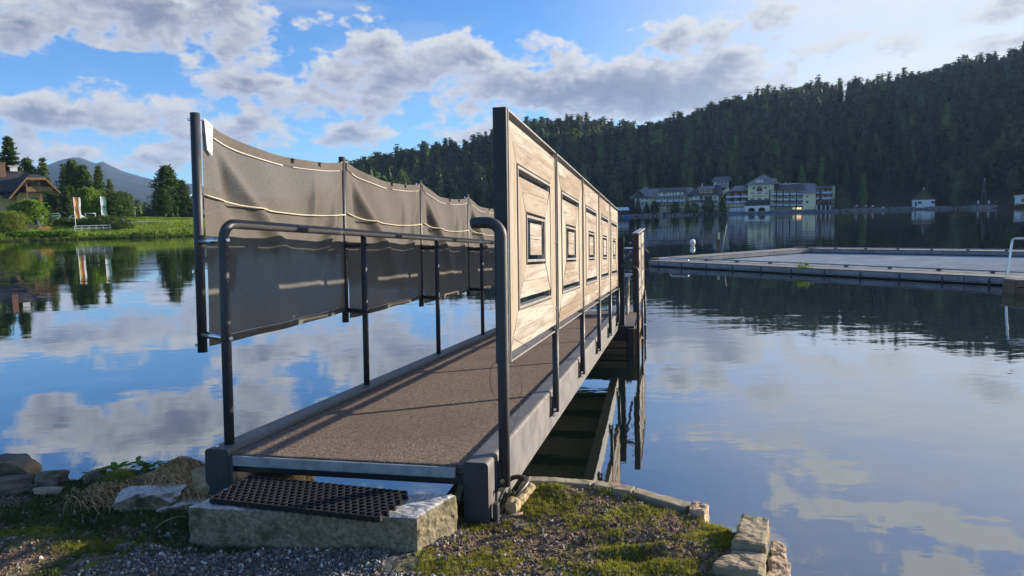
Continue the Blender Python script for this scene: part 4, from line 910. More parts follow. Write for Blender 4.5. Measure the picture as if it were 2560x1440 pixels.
tree('stone_pine','stone_pine_b',-95.6,161,3.9,12.9,'broad stone pine at the right side of the cluster beside the chalet',group=gt,wid=.9)
tree('stone_pine','larch',-94.2,164,4,11.6,'pointed dark conifer between the pine cluster and the pointed larch',group=gt,mat=m_pine,wid=.95)
tree('larch_tree','larch',-91.6,160,3.8,12.3,'light green larch with a pointed top right of the pine cluster',group=gt,wid=.95)
tree('larch_tree','larch',-91.0,163,3.9,9.2,'shorter light green larch at the right foot of the pointed larch',group=gt,wid=1.0)
tree('spruce_tree','spruce',-91.6,148,3.0,7.4,'small dark spruce behind the red, yellow and white banner',group=gt,wid=1.2)
tree('stone_pine','stone_pine',-85.0,178,4.3,12.3,'tall lone stone pine in the middle of the meadow skyline',group=gt,wid=1.2)
tree('stone_pine','stone_pine_b',-82.4,180,4.4,8.6,'lower stone pine leaning against the right of the lone tall pine',group=gt,wid=1.15)
tree('stone_pine','stone_pine',-82.4,170,4.3,6.4,'small rounded pine at the foot of the lone tall pine',group=gt,wid=1.25)
tree('leafy_tree','leafy_b',-84.9,155,3.3,6.0,'small dark leafy tree on a thin trunk behind the blue boat',group=gt,wid=.95)
tree('leafy_tree','leafy_b',-96.6,150,3.0,6.2,'dark round tree in front of the chalet right wall',group=gt,wid=.55)
tree('leafy_tree','leafy',-93.4,139,1.8,5.6,'big bright green bush in front of the chalet balconies',group=gt,wid=1.2)
tree('leafy_tree','leafy',-103.4,150,2.4,4.6,'bright green bush hiding the lower chalet wall at the left',group=gt,wid=1.2)
tree('leafy_tree','leafy',-90.2,153,3.0,7.2,'bright sunlit leafy tree between the two banners',group=gt,wid=.9)
tree('leafy_tree','leafy',-86.8,156,3.2,5.6,'yellow green leafy bush right of the green and white banner',group=gt,wid=.8)
tree('stone_pine','stone_pine',-94.8,154,3.4,7.6,'dark conifer behind the no-parking sign on the right',group=gt,wid=1.15)
tree('leafy_tree','leafy',-99.5,172,4.4,6.8,'bright green tree between the chalet roof and the dark pines',group=gt,wid=1.2)
tree('spruce_tree','spruce',-74.5,188,5,11,'dark spruce cut by the left screen post of the footbridge',group=gt,wid=1.1)
tree('spruce_tree','spruce',-71.5,180,4.8,8.5,'dark spruce right of the screen post, above the small hut',group=gt,wid=1.1)
tree('leafy_tree','leafy_b',-94,143,2.4,3.6,'grey green bush behind the green sign',group=gt,wid=1.2)
# low shrubs by the water
def shrub(x, y, z, rx, ry, h, mat, label, seed, n=5200, leaf=.13, stems=True, name='shrub', group='shrubs along the left shore'):
    T = thing(name, label, 'shrub', (x, y, z), 0, group)
    V, F = crown('leafy', 1, 1, n, leaf/h, seed, .1); V = V*np.array([rx, ry, h]); link(np_mesh('foliage', V, F, mat), 'foliage', T)
    mb = MB(); rr = random.Random(seed)
    for i in range(18 if stems else 5):
        a = rr.uniform(0, 6.28); L = rr.uniform(.3, .9); mb.tube([(cos(a)*rx*.08, sin(a)*ry*.08, -.3), (cos(a)*rx*.3*L, sin(a)*ry*.3*L, h*.3), (cos(a)*rx*.75*L, sin(a)*ry*.75*L, h*.62)], [.05, .035, .015], 5)
    mb.build('stems', pmat('pale_stems', (.2, .16, .11), (.32, .27, .2), 8, .9, .1) if 'pale_stems' not in MATS else MATS['pale_stems'], T)
shrub(-86.6,122.5,1.0,3.4,2.8,3.9,m_willow,'broad yellow green willow bush with bare stems at the left edge of the shore',3,9000)
shrub(-76.3,134,1.4,4.3,2.6,2.5,m_dwarf,'wide low dwarf pine mound behind the white railing',5,6000,.11,False)
shrub(-70.6,129.5,1.0,2.0,1.6,1.7,m_dwarf,'low dark shrub right of the white railing',6,3500,.1,False)
shrub(-81.5,137,1.9,3.4,2.2,1.6,m_dwarf,'dark low shrub between the bench and the banner pole',7,4200,.1,False)
shrub(-85.7,137.5,1.9,2.6,2.0,1.9,m_dwarf,'dark low shrub behind the orange bench',8,3600,.1,False)
for i, (x, y, r, lb) in enumerate([(-82.5,119.5,1.6,'small green shrub hanging over the water right of the willow'),(-79.5,120.2,1.7,'small green shrub on the bank in front of the orange bench'),(-76.4,121.2,1.4,'small green shrub on the bank left of the banner pole')]):
    shrub(x, y, .55, r*1.4, r, .95, m_leaf, lb, 30+i, 2200, .09, False)

# ------------------------------------------------------------------ forest on the hill
def far_tree(kind, n, leaf, seed, mat, h=16, R=3.2, q0=.04):
    V, F = crown(kind, h, R, n, leaf, seed, q0, 5)
    k = 7; ang = np.arange(k)*2*pi/k                                     # dark inner body so that the crown is not see-through
    prof = [(.03, .35), (.3, .62), (.65, .38), (.95, .05)] if kind != 'arolla' else [(.03, .45), (.35, .72), (.7, .55), (.95, .12)]
    Vb = np.array([(R*p*cos(a), R*p*sin(a), q*h) for q, p in prof for a in ang]); Fb = np.array([(i*k+j, i*k+(j+1) % k, (i+1)*k+(j+1) % k, (i+1)*k+j) for i in range(3) for j in range(k)])
    Vt = np.array([(cos(a)*.22, sin(a)*.22, z) for z in (-3, 2) for a in ang]); Ft = np.array([(j, (j+1) % k, k+(j+1) % k, k+j) for j in range(k)])
    F2 = np.concatenate([F, Fb+len(V), Ft+len(V)+len(Vb)]); V2 = np.concatenate([V, Vb, Vt]); mi = np.concatenate([np.zeros(len(F)+len(Fb)), np.ones(len(Ft))])
    return np_mesh('hill_conifer', V2, F2, [mat, m_bark], mi=mi)
FAR = [far_tree('arolla', 520, .62, 1, m_hill, 15, 3.1), far_tree('arolla', 520, .6, 2, m_hill, 14, 3.5), far_tree('spruce', 520, .52, 3, m_hill, 17, 2.9), far_tree('cone', 520, .52, 4, m_hill, 17, 3.1), far_tree('cone', 480, .55, 5, m_hill_l, 17, 3.4), far_tree('arolla', 480, .66, 6, m_hill_l, 14, 3.6)]
rng = np.random.default_rng(5); pts = []
sp_ = 7.4; gx, gy = np.meshgrid(np.arange(-260, 560, sp_), np.arange(200, 760, sp_)); gx = gx+rng.uniform(-.45, .45, gx.shape)*sp_; gy = gy+rng.uniform(-.45, .45, gy.shape)*sp_
px_, py_ = gx.ravel(), gy.ravel(); azp = np.degrees(np.arctan2(px_, py_)); rp = np.hypot(px_, py_); Rg, _ = ridge(azp); dl = sdf(px_, py_, LAND)
ok = (azp > -12.9) & (azp < 47) & (rp < Rg+14) & (dl > 7)
ok &= ~((azp > 9.0) & (azp < 26.3) & (dl < 34))                         # hotel grounds
ok &= ~((azp > 26.3) & (azp < 38) & (dl < 15)) & ~((np.abs(px_-204) < 10) & (np.abs(py_-371) < 16)) & ~((azp > 33.2) & (azp < 38) & (dl < 24))
ok &= ~((np.abs(azp-16.6) < 1.1) & (dl < 50))                           # clearing round the back house
clear = fbm(px_*ok, py_*ok, 1/55., 3, 9.); ok &= ~((clear > .42) & (dl > 60))
ok &= rng.random(len(px_)) < np.where(rp > Rg-6, .75, .96)
FX, FY = px_[ok], py_[ok]; FZ = land_z(FX, FY)-.4
fs = rng.uniform(.75, 1.2, len(FX))*np.where(np.hypot(FX, FY) > 560, .95, 1.05); fs = np.where(rng.random(len(FX)) < .06, fs*1.22, fs); fs = np.where(np.hypot(FX, FY) < 420, fs*1.12, fs)
fw_ = rng.uniform(1.0, 1.35, len(FX)); fr_ = rng.uniform(0, 6.28, len(FX))
kn = fbm(FX, FY, 1/70., 2, 4.)
fk = np.array([rng.choice(6, p=([.24,.2,.1,.14,.22,.10] if k > .12 else [.36,.26,.14,.18,.04,.02])) for k in kn])
size = fs/np.hypot(FX, FY); order = np.argsort(-size); top = order[:290]; rest = order[290:]
gf_ = 'conifers on the forested hillside beyond the lake'
for i in top:
    o = bpy.data.objects.new('conifer', FAR[fk[i]]); COL.objects.link(o); o.location = (FX[i], FY[i], FZ[i]); o.rotation_euler = (0, 0, fr_[i]); o.scale = (fs[i]*fw_[i], fs[i]*fw_[i], fs[i])
    a_ = math.degrees(atan2(FX[i], FY[i])); dd_ = float(sdf(FX[i], FY[i], LAND)); k_ = ('rounded dark pine', 'broad rounded dark pine', 'narrow pointed dark spruce', 'pointed dark conifer', 'pointed light green larch', 'rounded light green tree')[fk[i]]
    w_ = 'at the lake edge' if dd_ < 16 else 'in the lowest forest row' if dd_ < 26 else 'in the second forest row' if dd_ < 36 else 'a few rows up the slope' if dd_ < 60 else 'higher up the slope'
    s_ = next(t for lim, t in ((-8, 'behind the second fabric screen'), (-2, 'behind the far fabric screens'), (4, 'behind the first wooden panel'), (9.5, 'behind the farther wooden panels'), (13.4, 'above the left hotel wing'), (16.6, 'above the hotel chalet block'), (19.2, 'above the hotel balcony wing'), (21.5, 'above the hotel tower'), (24, 'above the hotel end block'), (26.5, 'just right of the hotel'), (28.8, 'between hotel and white house'), (31.2, 'above the white house'), (33, 'between white house and mast'), (35, 'above the mast'), (99, 'at the right edge')) if a_ < lim)
    tag(o, '%s %s, %s' % (k_, w_, s_), 'tree', gf_)
def scatter(name, P, rotv, scl, idx, protos, kind='stuff', **kw):
    """one object of instanced pieces (uncountable stuff): geometry nodes, instance on points"""
    me = bpy.data.meshes.new(name); n = len(P); me.vertices.add(n); me.vertices.foreach_set('co', np.asarray(P, np.float32).ravel())
    for an, dat in (('rotv', rotv), ('sclv', scl)):
        a = me.attributes.new(an, 'FLOAT_VECTOR', 'POINT'); a.data.foreach_set('vector', np.asarray(dat, np.float32).ravel())
    a = me.attributes.new('pick', 'INT', 'POINT'); a.data.foreach_set('value', np.asarray(idx, np.int32)); me.update()
    o = link(me, name, None, kind=kind, **kw)
    c = bpy.data.collections.new(name+'_pieces')
    for i, m_ in enumerate(protos):
        po = bpy.data.objects.new('%s_piece_%02d' % (name, i), m_); c.objects.link(po)
    ng = bpy.data.node_groups.new(name+'_scatter', 'GeometryNodeTree'); ng.interface.new_socket('Geometry', in_out='INPUT', socket_type='NodeSocketGeometry'); ng.interface.new_socket('Geometry', in_out='OUTPUT', socket_type='NodeSocketGeometry')
    K = NT(ng); a_in = K.node('NodeGroupInput'); a_out = K.node('NodeGroupOutput'); ci = K.node('GeometryNodeCollectionInfo'); ci.inputs['Collection'].default_value = c; ci.inputs['Separate Children'].default_value = True; ci.inputs['Reset Children'].default_value = True
    ip = K.node('GeometryNodeInstanceOnPoints'); ip.inputs['Pick Instance'].default_value = True
    def attr(nm, dt):
        q = K.node('GeometryNodeInputNamedAttribute', data_type=dt); q.inputs['Name'].default_value = nm; return q.outputs['Attribute']
    e2r = K.node('FunctionNodeEulerToRotation'); K.l.new(attr('rotv', 'FLOAT_VECTOR'), e2r.inputs[0])
    K.l.new(a_in.outputs[0], ip.inputs['Points']); K.l.new(ci.outputs[0], ip.inputs['Instance']); K.l.new(attr('pick', 'INT'), ip.inputs['Instance Index'])
    K.l.new(e2r.outputs[0], ip.inputs['Rotation']); K.l.new(attr('sclv', 'FLOAT_VECTOR'), ip.inputs['Scale']); K.l.new(ip.outputs[0], a_out.inputs[0])
    md = o.modifiers.new('scatter', 'NODES'); md.node_group = ng; return o
z0 = np.zeros(len(rest))
scatter('hillside_forest', np.stack([FX, FY, FZ], 1)[rest], np.stack([z0, z0, fr_[rest]], 1), np.stack([fs*fw_, fs*fw_, fs], 1)[rest], fk[rest], FAR)
# woods in the valley on the left, far behind the meadow
rng = np.random.default_rng(8); a = np.radians(rng.uniform(-46, -14, 1500)); r = rng.uniform(300, 640, 1500); x, y = r*np.sin(a), r*np.cos(a); ok = sdf(x, y, LAND) > 6; ok &= ~((np.degrees(a) < -32) & (r < 380)); x, y = x[ok], y[ok]; z = land_z(x, y); n = len(x); s = rng.uniform(.35, .62, n)
scatter('valley_wood', np.stack([x, y, z-.5], 1), np.stack([z*0, z*0, rng.uniform(0, 6, n)], 1), np.stack([s*1.2, s*1.2, s], 1), rng.integers(0, 6, n), FAR)
# grass and herbs on the left bank
def tuft(n, h, w, seed, mat, lean=.5, bw=.05):
    rng = np.random.default_rng(seed); V = []; F = []
    for i in range(n):
        a = rng.uniform(0, 6.28); r = w*rng.random()**.6; x, y = r*cos(a), r*sin(a); hh = h*rng.uniform(.5, 1.1); d = rng.uniform(0, 6.28); l = lean*hh*rng.random(); b = bw*rng.uniform(.6, 1.2); ox, oy = cos(d+1.57)*b, sin(d+1.57)*b
        o = len(V); V += [(x-ox, y-oy, 0), (x+ox, y+oy, 0), (x+ox*.6+cos(d)*l*.4, y+oy*.6+sin(d)*l*.4, hh*.6), (x+cos(d)*l, y+sin(d)*l, hh)]; F.append((o, o+1, o+2, o+3))
    return np_mesh('tuft', np.array(V, float), np.array(F), mat)
m_mead = leafmat('meadow_herbs', (.14, .21, .028), (.26, .35, .045), (.34, .41, .06), .35, .3, .12, world=True)
m_reed = leafmat('shore_reeds', (.06, .09, .02), (.11, .15, .03), (.16, .19, .05), .9, .3, .1, world=True)
TF = [tuft(26, .55, .6, 1, m_mead, .6, .09), tuft(26, .4, .6, 2, m_mead, .8, .11), tuft(20, .7, .4, 3, m_mead, .5, .07)]
rng = np.random.default_rng(2); x = rng.uniform(-112, -46, 26000); y = rng.uniform(104, 200, 26000); d = sdf(x, y, LAND); ok = (d > .4)&((d < 60)); ok &= ~((d > 23)&(d < 27.5)); x, y, d = x[ok], y[ok], d[ok]; z = land_z(x, y); n = len(x); s = rng.uniform(.5, 1.15, n)*np.where(d > 22, .7, 1.1)
scatter('meadow_grass', np.stack([x, y, z-.03], 1), np.stack([z*0, z*0, rng.uniform(0, 6, n)], 1), np.stack([s, s, s], 1), rng.integers(0, 3, n), TF)
RD = [tuft(18, .75, .35, 5, m_reed, .25, .03), tuft(16, .55, .35, 6, m_reed, .3, .03)]
x = rng.uniform(-92, -46, 9000); y = rng.uniform(108, 132, 9000); d = sdf(x, y, LAND); ok = (d > -.9) & (d < .9); x, y = x[ok], y[ok]; n = len(x)
scatter('shore_reeds', np.stack([x, y, np.full(n, -.02)], 1), np.stack([x*0, x*0, rng.uniform(0, 6, n)], 1), np.ones((n, 3))*rng.uniform(.5, 1, (n, 1)), rng.integers(0, 2, n), RD)
m_bound = pmat('shore_boulders', (.13, .13, .13), (.27, .26, .24), 3, .9, .3, world=True)
mb = MB(); rock_mb(mb, (0, 0, 0), (1, .8, .6), 0, 3, 1, .3, 0, 1); RKm = mb.mesh('boulder', m_bound)
t = rng.random(900); x = []; 
seg = LAND[12:25]; sl = np.hypot(*(seg[1:]-seg[:-1]).T); cum = np.concatenate([[0], np.cumsum(sl)]); dd = rng.uniform(0, cum[-1], 1500); ii = np.searchsorted(cum, dd)-1; tt = (dd-cum[ii])/sl[ii]; P = seg[ii]*(1-tt)[:, None]+seg[ii+1]*tt[:, None]; nrm = np.stack([-(seg[1:]-seg[:-1])[:, 1], (seg[1:]-seg[:-1])[:, 0]], 1)[ii]/sl[ii][:, None]
P = P+nrm*rng.uniform(-.6, 3.0, (1500, 1)); z = land_z(P[:, 0], P[:, 1]); s = rng.uniform(.25, .95, 1500)
scatter('shore_boulders', np.stack([P[:, 0], P[:, 1], np.maximum(z, -.1)], 1), rng.uniform(0, 6, (1500, 3))*[.1, .1, 1], np.stack([s, s, s*.8], 1), np.zeros(1500, int), [RKm])
# ================================================================== LEFT SHORE: chalet, banners, signs, small things
def slab(mb, a, b, c, d, th=.25, mi=0):
    a, b, c, d = map(Vector, (a, b, c, d)); n = (b-a).cross(d-a).normalized()*th
    if n.z > 0: n = -n
    mb.add([a, b, c, d, a+n, b+n, c+n, d+n], ((0,1,2,3),(7,6,5,4),(0,4,5,1),(1,5,6,2),(2,6,7,3),(3,7,4,0)), mi)
m_slate = pmat('dark_slate_roof', (.022, .022, .028), (.04, .04, .048), 1.2, .7, .4, 8, stretch=(1, 1, 3))
m_roofbr = pmat('brown_shingle_roof', (.13, .075, .055), (.2, .125, .09), 1.5, .85, .4, 8, stretch=(1, 1, 4))
m_roofgr = pmat('grey_shingle_roof', (.16, .16, .175), (.24, .24, .255), 1.1, .85, .4, 6, stretch=(1, 1, 4))
m_roofdk = pmat('dark_shingle_roof', (.05, .05, .065), (.085, .085, .1), 1.1, .85, .4, 6, stretch=(1, 1, 4))
m_yel = pmat('yellow_render', (.52, .41, .19), (.6, .48, .24), .6, .9, .1)
m_yel2 = pmat('pale_yellow_render', (.74, .67, .38), (.8, .74, .48), .6, .9, .1)
m_cream = pmat('cream_render', (.74, .72, .6), (.8, .78, .68), .6, .9, .1)
m_white = pmat('white_render', (.74, .76, .76), (.8, .8, .78), .8, .85, .1)
m_brown = pmat('brown_boards', (.12, .06, .03), (.2, .105, .05), 2.5, .8, .4, 9, stretch=(1, 1, 6))
m_balc = pmat('balcony_boards', (.24, .145, .06), (.32, .2, .09), 2.5, .8, .3, 9, stretch=(1, 1, 6))
m_dkwood = pmat('dark_timber', (.025, .02, .02), (.045, .035, .03), 3, .8, .2)
m_glass = plain('window_glass', (.012, .016, .022), .12)
m_frame = plain('window_frame_white', (.5, .5, .48), .6)
m_balw = pmat('pale_balcony_boards', (.5, .53, .6), (.62, .65, .7), 1.6, .8, .3, 12, stretch=(6, 6, .6))
m_teal = plain('dark_green_awning', (.01, .035, .035), .6)
m_green = plain('sign_green', (.005, .09, .055), .5); m_signw = plain('sign_white', (.7, .72, .7), .5)
def window(B, parent, x0, x1, y, z0, z1, fm=m_frame, gm=m_glass, bar=True, t=.09):
    mb = B(); w = t
    mb.box(x0, x1, y-.07, y+.02, z0, z0+w); mb.box(x0, x1, y-.07, y+.02, z1-w, z1); mb.box(x0, x0+w, y-.07, y+.02, z0+w, z1-w); mb.box(x1-w, x1, y-.07, y+.02, z0+w, z1-w)
    if bar: mb.box((x0+x1)/2-.03, (x0+x1)/2+.03, y-.06, y+.02, z0+w, z1-w)
    f = mb.build('window', fm, parent); mb = B(); mb.box(x0+w*.9, x1-w*.9, y-.035, y-.015, z0+w*.9, z1-w*.9); mb.build('pane', gm, f); return f
def balcony(B, parent, x0, x1, y0, y1, z, h=1.0, mat=None, boards=None, post=None):
    mb = B(); mb.box(x0, x1, y0, y1, z-.16, z); f = mb.build('balcony', m_dkwood, parent)
    mb = B(); bw = boards or .28; n = max(1, int((x1-x0)/bw)); st = (x1-x0)/n
    for i in range(n): mb.box(x0+i*st+.02, x0+(i+1)*st-.025, y0-.04, y0, z+.04, z+h-.08)
    mb.build('boards', mat, f); mb = B(); mb.box(x0, x1, y0-.07, y0+.05, z+h-.07, z+h); mb.build('rail', m_dkwood if mat is m_balw else m_balc, f); return f
Mc = Matrix.Translation((-108.2, 163.8, 4.1)) @ Matrix.Rotation(radians(35), 4, 'Z')
chalet = thing('chalet', 'yellow chalet with wooden balconies and a dark and brown roof at the left edge', 'house', M=Mc)
C0 = 4.6
def cz(py): return 2.05+(571-py)/10.7-C0
mb = MB(); mb.box(-3.9, 4.6, 0, 11, -2, 5.4); mb.prism([(-3.9, 5.4), (4.6, 5.4), (3.2, 7.0), (1.5, 8.3), (-1.2, 8.3), (-2.6, 7.0)], 1, .0, 11); mb.build('wall', m_yel, chalet)
mb = MB(); mb.box(-14, -3.0, 2.2, 11, -2, 5.6); mb.build('wall', m_yel, chalet)
mb = MB(); mb.prism([(-3.0, 6.5), (3.6, 6.5), (2.0, 9.0), (-1.6, 9.0)], 1, -.06, -.0); mb.build('gable_boards', m_brown, chalet)
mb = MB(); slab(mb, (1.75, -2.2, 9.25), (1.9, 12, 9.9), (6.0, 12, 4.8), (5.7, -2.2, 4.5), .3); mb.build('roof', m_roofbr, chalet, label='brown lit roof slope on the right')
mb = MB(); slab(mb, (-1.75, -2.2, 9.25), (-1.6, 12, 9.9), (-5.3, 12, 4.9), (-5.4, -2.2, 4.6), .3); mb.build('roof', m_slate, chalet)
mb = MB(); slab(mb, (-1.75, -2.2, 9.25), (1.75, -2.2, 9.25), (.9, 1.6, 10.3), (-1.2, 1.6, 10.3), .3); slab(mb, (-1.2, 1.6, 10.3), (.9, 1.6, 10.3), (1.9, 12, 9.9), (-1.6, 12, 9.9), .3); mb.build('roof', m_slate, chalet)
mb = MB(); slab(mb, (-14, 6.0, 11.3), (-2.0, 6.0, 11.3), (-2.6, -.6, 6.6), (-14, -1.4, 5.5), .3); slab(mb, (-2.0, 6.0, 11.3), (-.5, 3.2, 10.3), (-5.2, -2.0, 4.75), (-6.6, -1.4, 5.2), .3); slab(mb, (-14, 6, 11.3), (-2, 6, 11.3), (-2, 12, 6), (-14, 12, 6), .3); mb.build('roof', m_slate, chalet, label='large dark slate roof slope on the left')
mb = MB()
for e, p, q in ((1, (1.75, 9.25), (5.7, 4.5)), (-1, (-1.75, 9.25), (-5.4, 4.6))): slab(mb, (p[0], -2.32, p[1]+.12), (q[0], -2.32, q[1]+.12), (q[0], -2.32, q[1]-.35), (p[0], -2.32, p[1]-.38), .1)
mb.box(-1.85, 1.85, -2.34, -2.24, 8.85, 9.4); mb.build('bargeboard', m_balc, chalet)
mb = MB(); mb.bbox(-6.6, -5.5, 3.8, 4.9, 9.0, 12.9, .03); ch = mb.build('chimney', pmat('brick_red', (.2, .1, .07), (.28, .15, .1), 5, .9, .3), chalet)
mb = MB(); mb.box(-6.75, -5.35, 3.65, 5.05, 12.9, 13.05); mb.build('cap', m_conc, ch)
mb = MB(); mb.box(-4.6, -3.2, 5.2, 6, 11.2, 12.3); mb.box(-4.9, -2.9, 5, 6.2, 12.3, 12.45); mb.build('chimney', m_white, chalet)
balcony(MB, chalet, -2.0, 3.1, -1.7, 0, 6.2, 1.15, m_balc, .9); balcony(MB, chalet, .3, 3.4, -1.7, 0, 3.6, 1.15, m_balc, .9)
mb = MB(); slab(mb, (-3.4, -.4, 7.35), (-2.0, -1.7, 7.35), (-2.0, -1.7, 6.1), (-3.4, -.4, 6.1), .08); mb.build('balcony_side', m_dkwood, chalet)
for x in (-1.9, .6, 3.05):
    mb = MB(); mb.box(x-.09, x+.09, -1.75, -1.57, -1, 8.7); mb.build('balcony_post', m_balc, chalet)
for x in (-2.9, -2.2, -1.0, -.2, .2):
    window(MB, chalet, x, x+.55, -.06, 7.4, 8.6, m_balc)
for (x0, x1, z0, z1) in ((-2.9, -2.0, 2.8, 4.4), (-1.2, .2, 2.9, 5.0), (1.0, 2.4, .2, 2.0)): window(MB, chalet, x0, x1, 0, z0, z1, m_balc)
mb = MB(); mb.box(4.62, 6.2, 1.5, 9, 3.2, 4.3); mb.build('side_bay', m_brown, chalet)
window(MB, chalet, -9, -7.6, 2.2, 2.6, 4.4, m_balc)
# hut and notice boards behind the screen post
hut = thing('meadow_hut', 'small dark-roofed hut on the meadow, mostly behind the left screen post', 'hut', (-79.5, 181, 4.4), radians(24))
mb = MB(); mb.box(-2.6, 3.4, 0, 4, -.5, 1.7); mb.build('wall', m_dkwood, hut)
mb = MB(); slab(mb, (-3.6, -.6, 1.6), (4.2, -.6, 1.6), (3.2, 2.2, 4.6), (-1.8, 2.2, 4.6), .15); slab(mb, (-3.6, 4.6, 1.6), (4.2, 4.6, 1.6), (3.2, 2.2, 4.6), (-1.8, 2.2, 4.6), .15); mb.build('roof', m_slate, hut)
mb = MB(); mb.box(1.0, 3.2, -.12, 0, .1, 1.5); mb.build('notice_panel', m_signw, hut)
# banners
def banner(x, y, z, hgt, cols, label, widths, em):
    T = thing('banner_flag', label, 'flag', (x, y, z), radians(31), 'banner flags on poles'); mb = MB(); mb.cyl((0, 0, -.3), (0, 0, hgt), .06, 8); mb.build('pole', m_signw, T)
    x0 = .08
    for i, (c, w) in enumerate(zip(cols, widths)):
        mb = MB(); n = 10
        for k in range(n):
            za = hgt-.1-k*(hgt*.0+3.7)/n; zb = za-3.7/n; ya = .09*sin(k*.9); yb = .09*sin((k+1)*.9)
            dx = .06*sin(k*.8); dx2 = .06*sin((k+1)*.8)
            mb.add([(x0+dx, ya, za), (x0+w+dx, ya+.05, za), (x0+w+dx2, yb+.05, zb), (x0+dx2, yb, zb)], [(0, 1, 2, 3)])
        mb.build('stripe', c, T); x0 += w
    mb = MB(); cx = .08+sum(widths)*em; mb.prism([(cx-.16, hgt-1.75), (cx+.16, hgt-1.75), (cx+.16, hgt-2.05), (cx, hgt-2.25), (cx-.16, hgt-2.05)], 1, -.08, -.06); mb.build('crest', m_signw if em > .6 else m_green, T)
f_y = plain('flag_yellow', (.75, .5, .1), .8); f_r = plain('flag_red', (.6, .07, .04), .8); f_w = plain('flag_white', (.72, .72, .7), .8); f_g = plain('flag_green', (.05, .2, .14), .8)
banner(-78.5, 128.6, 1.5, 6.0, [f_y, f_r, f_w], 'tall banner with yellow, red and white stripes and a small crest on a white pole', (.36, .28, .32), .7)
banner(-76.3, 133.2, 1.5, 6.2, [f_w, f_g], 'tall white and green banner with a small crest, behind the dwarf pine', (.48, .32), .55)
# oval green sign with white lettering
def text_obj(txt, size, mat, name, parent, loc, rot, ext=.01):
    cu = bpy.data.curves.new(name, 'FONT'); cu.body = txt; cu.size = size; cu.extrude = ext; cu.align_x = 'CENTER'; cu.align_y = 'CENTER'
    o = bpy.data.objects.new(name, cu); COL.objects.link(o); dg = bpy.context.evaluated_depsgraph_get(); me = bpy.data.meshes.new_from_object(o.evaluated_get(dg)); bpy.data.objects.remove(o)
    me.materials.clear(); me.materials.append(mat); o = link(me, name, parent); o.location = loc; o.rotation_euler = rot; return o
sg = thing('oval_sign', 'green kidney-shaped sign with white lettering on two white legs between the bushes', 'sign', (-92.2, 144.6, 3.0), radians(32))
def oval(rx, rz, z): return [(rx*cos(a)*(1-.10*abs(cos(a))**8), z+rz*sin(a)*(.86+.14*cos(2*a)) if sin(a) > 0 else z+rz*sin(a)) for a in np.linspace(0, 2*pi, 28, endpoint=False)]
mb = MB(); mb.prism(oval(.92, .68, 1.55), 1, -.04, .04); mb.build('border', m_signw, sg)
mb = MB(); mb.prism(oval(.84, .6, 1.55), 1, -.065, -.042); mb.build('face', m_green, sg)
text_obj('Seewirt', .44, m_signw, 'lettering', sg, (0, -.08, 1.5), (radians(90), 0, 0))
for x in (-.55, .45):
    mb = MB(); mb.box(x-.05, x+.05, -.04, .04, -.4, 1.0); mb.build('leg', m_signw, sg)
m_sred = plain('sign_red', (.35, .03, .03), .5); m_sblue = plain('sign_blue', (.03, .06, .3), .5)
for (x, y, z, lb, st_) in ((-92.0, 140.2, 2.6, 'round no-parking sign on a post left of the green oval sign', 0), (-92.3, 148, 3.1, 'round no-parking sign with white plate and striped post right of the green oval sign', 1)):
    T = thing('round_sign', lb, 'traffic sign', (x, y, z), radians(32), 'round signs by the road')
    mb = MB(); mb.cyl((0, 0, -.4), (0, 0, 2.2), .04, 8); mb.build('post', m_signw, T)
    mb = MB(); mb.cyl((0, -.05, 2.35), (0, -.09, 2.35), .36, 20); mb.build('disc', m_sred, T); mb = MB(); mb.cyl((0, -.09, 2.35), (0, -.10, 2.35), .26, 20); mb.build('disc_centre', m_sblue, T)
    mb = MB(); mb.box(-.27, .27, -.09, -.06, 1.2, 1.92); mb.build('plate', m_signw, T)
    if st_:
        for k in range(2): 
            mb = MB(); mb.cyl((0, 0, .15+.4*k), (0, 0, .4+.4*k), .1, 10); mb.build('striped_sleeve', m_sred, T)
mb = MB(); T = thing('white_arch', 'white square frame like a small goal standing on the road behind the banners', 'frame', (-88.3, 150, 3.0), radians(30))
for a in (((-.9, 0, 0), (-.9, 0, 1.9)), ((.9, 0, 0), (.9, 0, 1.9)), ((-.98, 0, 1.9), (.98, 0, 1.9))):
    mb = MB(); mb.tube([a[0], a[1]], .09, 4); mb.build('bar', m_signw, T)
T = thing('white_railing', 'low white wooden railing in front of the dwarf pine mound', 'railing', (-74.6, 127.2, 1.35), radians(30))
for k in range(6):
    mb = MB(); mb.box(-2.8+k*1.1-.05, -2.8+k*1.1+.05, -.05, .05, -.2, .95); mb.build('post', m_signw, T)
for z in (.45, .88):
    mb = MB(); mb.box(-2.9, 2.8, -.08, -.03, z, z+.12); mb.build('rail', m_signw, T)
T = thing('park_bench', 'orange wooden bench facing the water beside the dark closed parasol', 'bench', (-82.0, 125.6, 1.35), radians(30)); m_or = pmat('orange_wood', (.5, .22, .08), (.62, .3, .12), 5, .7, .2)
for nm, bxs in (('seat', (-.9, .9, -.25, .25, .42, .48)), ('backrest', (-1.1, .7, .2, .3, .6, .95))):
    mb = MB(); mb.box(*bxs); mb.build(nm, m_or, T)
for x in (-.75, .75):
    mb = MB(); mb.box(x-.05, x+.05, -.25, .3, -.1, .42); mb.build('leg', m_dkwood, T)
T = thing('closed_parasol', 'dark closed parasol standing between the terrace wall and the orange bench', 'parasol', (-86.2, 129.8, 1.5), 0)
mb = MB(); mb.tube([(0, 0, .1), (0, 0, .9), (0, 0, 1.7), (0, 0, 2.3)], [.72, .6, .38, .06], 14); mb.build('cover', plain('parasol_cover', (.02, .035, .04), .8), T); mb = MB(); mb.cyl((0, 0, -.3), (0, 0, 2.4), .05, 8); mb.build('pole', m_dkwood, T)
